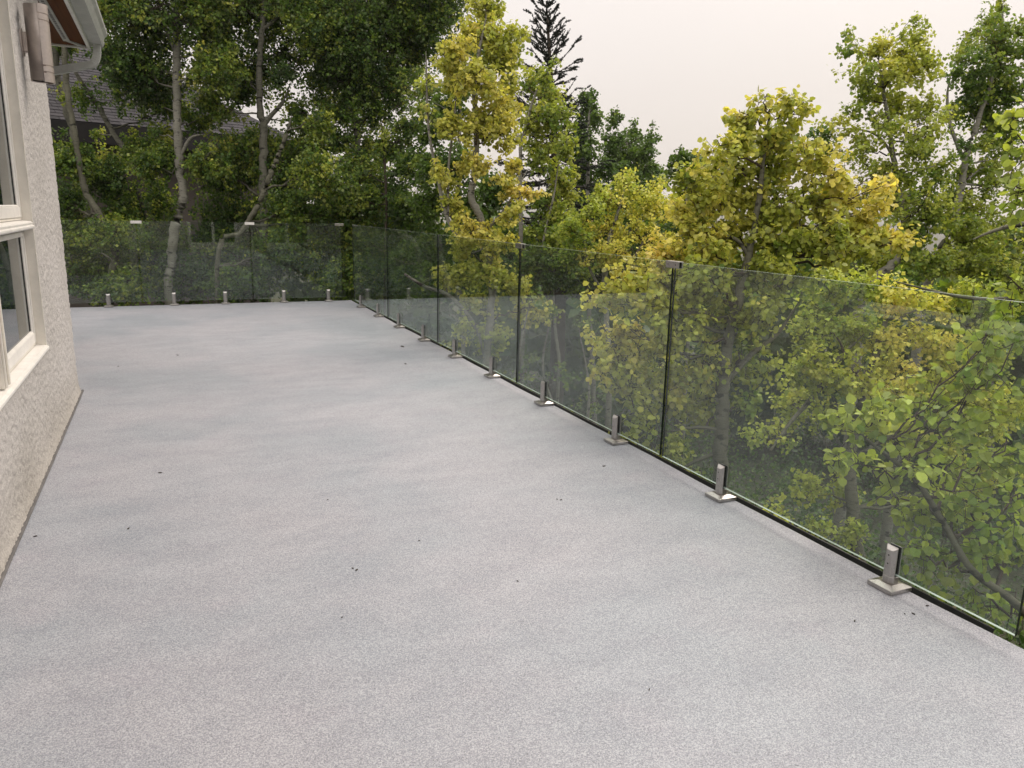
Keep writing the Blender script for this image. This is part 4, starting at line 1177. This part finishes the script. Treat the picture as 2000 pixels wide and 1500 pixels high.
# --- pale small leaved tree
tree("aspen_tree", "airy pale yellow tree with fine small leaves left of the broad yellow aspen",
     [(1190, 760, 11), (1186, 650, 11), (1182, 560, 11), (1188, 480, 10), (1205, 420, 7), (1220, 370, 4)],
     [(1215, 360, 40, 24, .72), (1260, 385, 34, 26, .75), (1170, 385, 30, 24, .7), (1215, 405, 44, 28, .8), (1270, 425, 34, 24, .88), (1150, 420, 34, 26, .62), (1185, 450, 44, 28, .95), (1240, 460, 44, 24, .85), (1120, 465, 38, 28, .55), (1290, 385, 22, 22, .75), (1165, 500, 40, 22, .9), (1235, 505, 48, 20, 1.0), (1100, 510, 34, 24, .4), (1290, 470, 30, 22, .9)],
     8.4, leaf=0.031, hue=.8, tone=1.4, lai=1.9, seed=34, near=2, hvar=.1, stems=[[(1186, 560, 7), (1240, 500, 6), (1270, 440, 5), (1285, 390, 3)], [(1184, 580, 6), (1150, 520, 6), (1140, 440, 4)]])
tree("aspen_tree", "leafy green young aspen low behind the third glass panel's top",
     [(1090, 760, 6), (1085, 650, 6), (1080, 560, 6), (1085, 500, 4)],
     [(1085, 520, 44, 34, .3), (1060, 550, 34, 24, .25), (1120, 545, 36, 28, .35), (1040, 520, 30, 30, .3)], 9.6, leaf=0.040, lai=2.4, seed=35, near=2)

# --- the broad yellow aspen close behind the glass
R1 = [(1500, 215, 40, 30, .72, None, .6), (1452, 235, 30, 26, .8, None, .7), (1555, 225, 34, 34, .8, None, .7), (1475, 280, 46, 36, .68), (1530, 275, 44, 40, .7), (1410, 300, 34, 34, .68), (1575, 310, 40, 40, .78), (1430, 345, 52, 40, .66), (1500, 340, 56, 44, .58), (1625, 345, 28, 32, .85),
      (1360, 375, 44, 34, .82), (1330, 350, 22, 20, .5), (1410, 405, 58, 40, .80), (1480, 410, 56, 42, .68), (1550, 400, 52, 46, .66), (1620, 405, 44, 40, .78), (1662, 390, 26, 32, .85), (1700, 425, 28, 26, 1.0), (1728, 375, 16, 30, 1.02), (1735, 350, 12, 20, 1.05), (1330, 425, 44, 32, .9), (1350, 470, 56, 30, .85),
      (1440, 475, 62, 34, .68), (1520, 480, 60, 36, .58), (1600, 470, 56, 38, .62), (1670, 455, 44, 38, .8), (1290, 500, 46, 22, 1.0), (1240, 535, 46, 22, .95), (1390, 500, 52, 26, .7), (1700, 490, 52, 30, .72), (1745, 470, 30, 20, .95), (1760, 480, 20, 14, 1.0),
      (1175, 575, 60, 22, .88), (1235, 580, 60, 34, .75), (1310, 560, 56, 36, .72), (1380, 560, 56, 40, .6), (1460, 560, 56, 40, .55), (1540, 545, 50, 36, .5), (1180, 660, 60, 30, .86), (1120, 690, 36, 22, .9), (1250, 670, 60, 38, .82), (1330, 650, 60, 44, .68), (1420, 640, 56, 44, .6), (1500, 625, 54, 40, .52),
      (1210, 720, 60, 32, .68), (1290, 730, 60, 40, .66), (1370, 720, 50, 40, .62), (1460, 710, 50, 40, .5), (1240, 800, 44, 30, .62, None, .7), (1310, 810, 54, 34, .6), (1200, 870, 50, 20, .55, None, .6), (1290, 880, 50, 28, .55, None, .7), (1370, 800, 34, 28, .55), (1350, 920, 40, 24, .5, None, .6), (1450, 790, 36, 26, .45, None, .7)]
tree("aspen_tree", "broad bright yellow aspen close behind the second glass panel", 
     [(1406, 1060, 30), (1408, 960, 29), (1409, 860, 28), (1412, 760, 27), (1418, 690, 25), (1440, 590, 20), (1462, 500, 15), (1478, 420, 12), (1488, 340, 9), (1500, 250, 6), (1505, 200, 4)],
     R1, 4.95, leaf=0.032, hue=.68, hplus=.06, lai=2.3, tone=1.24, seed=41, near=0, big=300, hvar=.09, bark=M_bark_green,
     stems=[[(1425, 650, 14), (1490, 600, 12), (1540, 530, 10), (1560, 440, 7), (1575, 340, 5)], [(1462, 500, 8), (1440, 470, 8), (1405, 455, 7), (1380, 430, 5)], [(1410, 840, 9), (1360, 835, 7), (1290, 845, 5)], [(1410, 880, 10), (1350, 905, 7), (1310, 930, 5)],
            [(1415, 750, 12), (1470, 690, 10), (1520, 650, 8), (1560, 590, 7)]])

# --- taller trees at the right
F2 = [(1720, 150, 100, 70, .5, None, .25), (1780, 260, 110, 60, .45, None, .25), (1700, 330, 110, 50, .5, None, .25), (1780, 420, 110, 50, .45, None, .4), (1640, 500, 80, 40, .6, None, .5)]
tree("aspen_tree", "tall yellow green aspen with notched spreading top against the sky at right", 
     [(1668, 760, 20), (1672, 640, 19), (1700, 560, 18), (1758, 500, 17), (1766, 440, 16), (1752, 360, 11), (1744, 300, 9), (1735, 240, 7), (1722, 150, 5), (1715, 110, 3)],
     [(1660, 70, 12, 14, .35, None, .7), (1672, 98, 20, 14, .38), (1640, 100, 12, 10, .3, None, .6), (1700, 110, 22, 18, .5), (1735, 105, 26, 20, .75), (1788, 50, 13, 24, .45, None, .8), (1800, 95, 24, 26, .55), (1765, 120, 34, 26, .65), (1690, 150, 30, 22, .42), (1745, 160, 38, 28, .62), (1820, 140, 22, 26, .6), (1700, 195, 30, 22, .38), (1760, 205, 40, 28, .5), (1665, 215, 22, 12, .35), (1720, 235, 30, 18, .4, None, .8),
      (1800, 210, 30, 26, .5), (1630, 240, 30, 10, .6), (1660, 265, 30, 14, .55), (1600, 262, 20, 18, .1), (1610, 290, 22, 14, .15), (1680, 290, 14, 8, .4, None, .6), (1820, 260, 30, 22, .55), (1790, 300, 30, 26, .42), (1740, 335, 38, 14, .45), (1700, 345, 26, 12, .5), (1770, 345, 30, 26, .35), (1690, 385, 34, 24, .5), (1800, 380, 36, 30, .25), (1830, 330, 28, 28, .35), (1745, 400, 40, 24, .45), (1830, 430, 40, 30, .3), (1790, 460, 40, 26, .3), (1720, 510, 50, 24, .45), (1800, 515, 50, 26, .35)]+F2,
     8.4, leaf=0.038, hue=.45, hplus=.12, lai=2.2, tone=1.3, seed=51, near=2, big=200, hvar=.08, stems=[[(1766, 445, 8), (1742, 300, 6, 8.3), (1738, 270, 5, 8.2), (1750, 220, 4)], [(1750, 345, 5), (1735, 290, 5), (1700, 258, 4), (1640, 250, 3)]])
tree("aspen_tree", "deep green aspen filling the top right corner", 
     [(1785, 700, 18), (1800, 600, 17), (1822, 520, 16), (1850, 460, 15), (1872, 390, 14), (1885, 320, 12), (1905, 250, 10), (1935, 160, 7), (1955, 60, 5), (1960, 10, 3)],
     [(1955, 15, 16, 20, .4, None, .8), (1945, 50, 22, 20, .42), (1900, 62, 20, 12, .35, None, .7), (1980, 60, 24, 24, .3), (1925, 90, 30, 22, .45), (1975, 110, 30, 26, .25), (1880, 105, 22, 22, .3), (1900, 140, 36, 28, .05), (1950, 155, 36, 28, .15), (1885, 180, 32, 26, .02), (1930, 200, 40, 28, .12), (1990, 190, 26, 36, .15), (1900, 225, 36, 22, .1), (1960, 250, 40, 28, .2),
      (1860, 220, 22, 22, .3), (1925, 290, 32, 16, .35, None, .7), (1980, 300, 28, 24, .35), (1880, 300, 20, 18, .1, None, .7), (1930, 335, 36, 20, .4), (1975, 345, 26, 22, .4), (1940, 365, 30, 14, .35), (1880, 350, 26, 24, .3), (1860, 400, 36, 28, .28), (1870, 445, 36, 24, .3), (1900, 480, 50, 24, .4), (1860, 520, 50, 28, .4), (1930, 530, 60, 30, .45), (1940, 130, 90, 80, .3, None, .3), (1920, 260, 90, 60, .3, None, .25), (1900, 430, 100, 50, .4, None, .5)],
     8.9, leaf=0.038, hue=.3, hplus=.12, tone=1.25, lai=2.4, seed=52, near=2, big=150, hvar=.08, stems=[[(1885, 320, 8), (1858, 250, 7), (1850, 190, 5), (1858, 140, 4)]])
# --- near branches at the right edge
R3 = [(1640, 850, 60, 44, .48), (1710, 840, 56, 46, .52), (1610, 900, 36, 30, .50, None, .6), (1780, 830, 60, 50, .50), (1860, 840, 60, 50, .46), (1700, 930, 60, 46, .48), (1780, 920, 56, 44, .46), (1860, 930, 60, 50, .42), (1940, 900, 60, 56, .40), (1760, 1000, 56, 36, .44), (1840, 1010, 56, 44, .40),
      (1920, 1010, 60, 50, .38), (1790, 1080, 40, 26, .42, None, .6), (1870, 1090, 54, 36, .38), (1940, 1100, 50, 50, .37), (1980, 1000, 40, 60, .38), (1915, 1170, 44, 32, .37), (1975, 1190, 34, 40, .37), (1900, 760, 50, 40, .42, None, .7), (1960, 720, 44, 60, .34, None, .8), (1985, 620, 26, 60, .32, None, .7),
      (1975, 560, 26, 26, .42, None, .7), (1985, 300, 18, 60, .44, None, .55), (1990, 220, 14, 30, .47, None, .5), (1985, 380, 16, 22, .37, None, .5), (1830, 760, 40, 26, .42, None, .5), (1930, 640, 30, 30, .37, None, .5)]
tree("aspen_tree", "nearest aspen with big round soft green leaves behind the first glass panel at right", 
     [(2210, 1700, 40, 3.3), (2180, 1300, 36, 3.3), (2150, 1000, 32, 3.3), (2120, 700, 26, 3.3), (2100, 400, 20, 3.3), (2080, 150, 12, 3.3)],
     R3, 3.15, leaf=0.033, hue=.46, hplus=.06, lai=0.72, seed=61, near=True, tone=1.5, big=300, hvar=.05, bark=M_bark_green, updir=0.15,
     stems=[[(2160, 1400, 20, 3.25), (2060, 1270, 16, 3.15), (1985, 1180, 15, 3.05), (1900, 1115, 14, 3.05), (1850, 1035, 13, 3.1), (1790, 940, 11, 3.1), (1720, 880, 8, 3.15), (1660, 832, 4, 3.2)],
            [(2130, 560, 14, 3.4), (2060, 585, 11, 3.5), (1990, 583, 8, 3.6), (1900, 583, 6, 3.6), (1830, 570, 5, 3.7), (1750, 550, 3, 3.7)], [(2110, 440, 12, 3.6), (2040, 436, 11, 3.9), (1980, 440, 10, 4.0), (1930, 455, 6, 4.0), (1900, 468, 4, 4.0)]])
# --- fill behind the near branches
R4 = [(1610, 560, 50, 34, .5), (1690, 575, 50, 40, .45), (1760, 590, 54, 34, .85), (1830, 600, 48, 34, .7), (1900, 590, 50, 36, .4), (1975, 610, 40, 50, .4), (1600, 640, 56, 44, .45), (1680, 655, 56, 44, .5), (1760, 665, 60, 44, .8), (1840, 680, 44, 40, .75), (1920, 690, 50, 50, .42), (1580, 720, 56, 44, .5),
      (1660, 745, 56, 46, .6), (1740, 750, 60, 46, .78), (1820, 760, 50, 44, .6), (1560, 800, 50, 40, .45), (1640, 820, 50, 36, .5), (1740, 840, 50, 40, .6), (1890, 800, 60, 44, .62), (1960, 820, 50, 60, .5), (1850, 860, 50, 40, .65), (1940, 930, 60, 44, .62), (1870, 980, 50, 36, .5), (1500, 860, 46, 30, .5, None, .7), (1560, 950, 60, 26, .5, None, .6), (1640, 960, 60, 30, .5, None, .7), (1480, 1010, 44, 24, .5, None, .6), (1560, 1040, 60, 24, .45, None, .7), (1680, 1060, 60, 26, .4, None, .6)]
tree("aspen_tree", "mid yellow green aspen seen through the glass behind the big round leaves", 
     [(1690, 1500, 28), (1675, 1100, 26), (1660, 900, 22), (1690, 760, 18), (1720, 660, 14), (1740, 580, 8)],
     R4, 6.6, leaf=0.036, hue=.58, hplus=.14, lai=2.0, seed=62, tone=1.45, near=2, big=150, hvar=.09, bark=M_bark_green,
     stems=[[(1505, 880, 5, 6.4), (1540, 830, 7, 6.5), (1600, 760, 11), (1640, 700, 9), (1690, 650, 7)], [(1660, 900, 9), (1740, 850, 8), (1830, 800, 6), (1900, 760, 4)]])
# thin stems in the clearing behind the third panel
for k, (b0, b1, b2, sd_) in enumerate([((1000, 830), (1012, 700), (1035, 590), 71), ((1085, 860), (1060, 720), (1080, 600), 72), ((1140, 900), (1150, 760), (1130, 640), 73)]):
    tree("sapling", ["bare pale sapling left of the second glass joint", "bare pale sapling right of the second glass joint", "bare pale sapling under the low yellow branch"][k],
         [(b0[0], b0[1], 6), (b1[0], b1[1], 5), (b2[0], b2[1], 3)], [(b2[0], b2[1], 30, 22, .45, None, .25), (b1[0]+25, b1[1]+20, 34, 30, .3, None, .2), (b1[0]-25, b1[1]+60, 34, 26, .25, None, .2)], 7.6+0.5*k, leaf=.034, lai=2.0, seed=sd_, cat="sapling", hvar=.1)

# --- yellow green tree tops beyond, right edge, and the wooded slope
far_specs = [((1935, 475, 60, 34), 15, .5, "yellow green tree top on the slope below the pale horizon at right"), ((1990, 450, 40, 30), 20, .45, "hazy green tree top touching the horizon at the right edge")]
for k, ((px, py, rx, ry), dd, h_, lab) in enumerate(far_specs):
    tree("aspen_tree", lab, [(px, py+400, 10), (px, py+150, 9), (px, py-10, 4)], [(px-20, py-8, rx*.45, ry*.5, h_), (px+15, py-22, rx*.3, ry*.5, h_+.1), (px+10, py+10, rx*.7, ry*.6, h_), (px-30, py+40, rx, ry, h_-.1), (px+30, py+60, rx, ry, h_), (px, py+110, rx*1.2, ry*1.3, h_-.1), (px, py+190, rx*1.4, ry*1.6, h_-.2)],
         dd, leaf=.075, lai=2.6, seed=80+k, hvar=.1)

# far-off wood that reads as one mass behind everything
def wood(name, rng_seed, n_, rmin, rmax, az0, az1, hmin, hmax, hue_):
    r_ = np.random.default_rng(rng_seed)
    rr = np.sqrt(r_.uniform(rmin**2, rmax**2, n_)); az = np.radians(r_.uniform(az0, az1, n_))
    x, y = rr*np.sin(az), rr*np.cos(az); gz = ground_z(x, y); hh = r_.uniform(hmin, hmax, n_)
    per = 300
    u = r_.uniform(0, 1, (n_, per)); prof_ = np.sin(np.clip(u, 0.02, 1)**0.8*math.pi)*0.9+0.12
    R_ = prof_*r_.uniform(.7, 1.1, (n_, per))*(hh*0.2)[:, None]; a = r_.uniform(0, 6.283, (n_, per))
    lump = 1+0.3*np.sin(a*3+hh[:, None]*9+u*14)
    pos = np.stack([x[:, None]+R_*lump*np.cos(a), y[:, None]+R_*lump*np.sin(a), gz[:, None]+hh[:, None]*(0.15+0.85*u)], -1).reshape(-1, 3)
    tip = norm(r_.normal(0, 1, pos.shape)+np.array([0, 0, -.5])); nv = norm(r_.normal(0, .6, pos.shape)+np.array([0, 0, .6])); nv = norm(nv-tip*np.sum(nv*tip, -1, keepdims=True))
    size = np.repeat(0.28+rr*0.0045, per)*r_.uniform(.6, 1.2, n_*per)
    h = np.repeat(hue_+r_.normal(0, .12, n_), per)+r_.normal(0, .06, n_*per)
    me = leaf_mesh(name, pos, tip, nv, size, leaf_colour(h, np.clip(r_.normal(1, .12, len(h)), .6, 1.4)), 2)
    tag(link_mesh(name, me, M_leaf), kind="stuff")
wood("distant_woodland", 90, 170, 24, 120, 6, 85, 4.2, 7.0, .2)
wood("distant_woodland", 94, 46, 15, 24, 9, 62, 3.6, 5.4, .1)

# undergrowth below the deck edge
def shrubs(name, seed, n_, fx, fy, hmin, hmax, hue_, leaf):
    r_ = np.random.default_rng(seed)
    x = r_.uniform(*fx, n_); y = r_.uniform(*fy, n_)
    ok = ~((x < RX+0.9) & (y < FY+0.9)); x, y = x[ok], y[ok]; n_ = len(x)
    gz = ground_z(x, y); hh = r_.uniform(hmin, hmax, n_); per = 150
    u = r_.uniform(0, 1, (n_, per))**0.7; a = r_.uniform(0, 6.283, (n_, per)); R_ = r_.uniform(.1, .6, (n_, per))*hh[:, None]*(0.5+0.6*u)
    pos = np.stack([x[:, None]+R_*np.cos(a), y[:, None]+R_*np.sin(a), gz[:, None]+hh[:, None]*u], -1)
    hu = np.repeat(hue_+r_.normal(0, .12, n_), per)
    sts = np.stack([np.stack([x+q*r_.normal(0, .15, n_)*hh, y+q*r_.normal(0, .15, n_)*hh, gz+hh*q], -1) for q in (0, .4, .8, 1)], 1)
    pos = pos.reshape(-1, 3)
    tip = norm(r_.normal(0, .8, pos.shape)+np.array([0, 0, -.4])); nv = norm(r_.normal(0, .6, pos.shape)+np.array([0, 0, .7])); nv = norm(nv-tip*np.sum(nv*tip, -1, keepdims=True))
    size = leaf*r_.uniform(.6, 1.3, len(pos)); hu = hu+r_.normal(0, .08, len(pos))
    tag(link_mesh(name, leaf_mesh(name, pos, tip, nv, size, leaf_colour(hu, np.clip(r_.normal(1, .15, len(pos)), .5, 1.5)), 2), M_leaf), kind="stuff")
    V, L, Cn = tubes(sts, np.tile([[.008, .006, .004, .003]], (n_, 1)), 3)
    tag(link_mesh("undergrowth_stems", np_mesh("undergrowth_stems", V, L, Cn), M_twig), kind="stuff")
shrubs("undergrowth", 91, 300, (RX+0.9, 15), (-1, 20), 0.4, 1.3, .08, .06)
shrubs("undergrowth", 93, 220, (RX+0.7, 8.5), (0.5, 11), 0.3, 1.3, .0, .040)
shrubs("undergrowth", 92, 190, (-7, 4), (FY+0.9, 17), 0.8, 2.6, .05, .065)
print("leaves", STATS, file=__import__("sys").stderr)
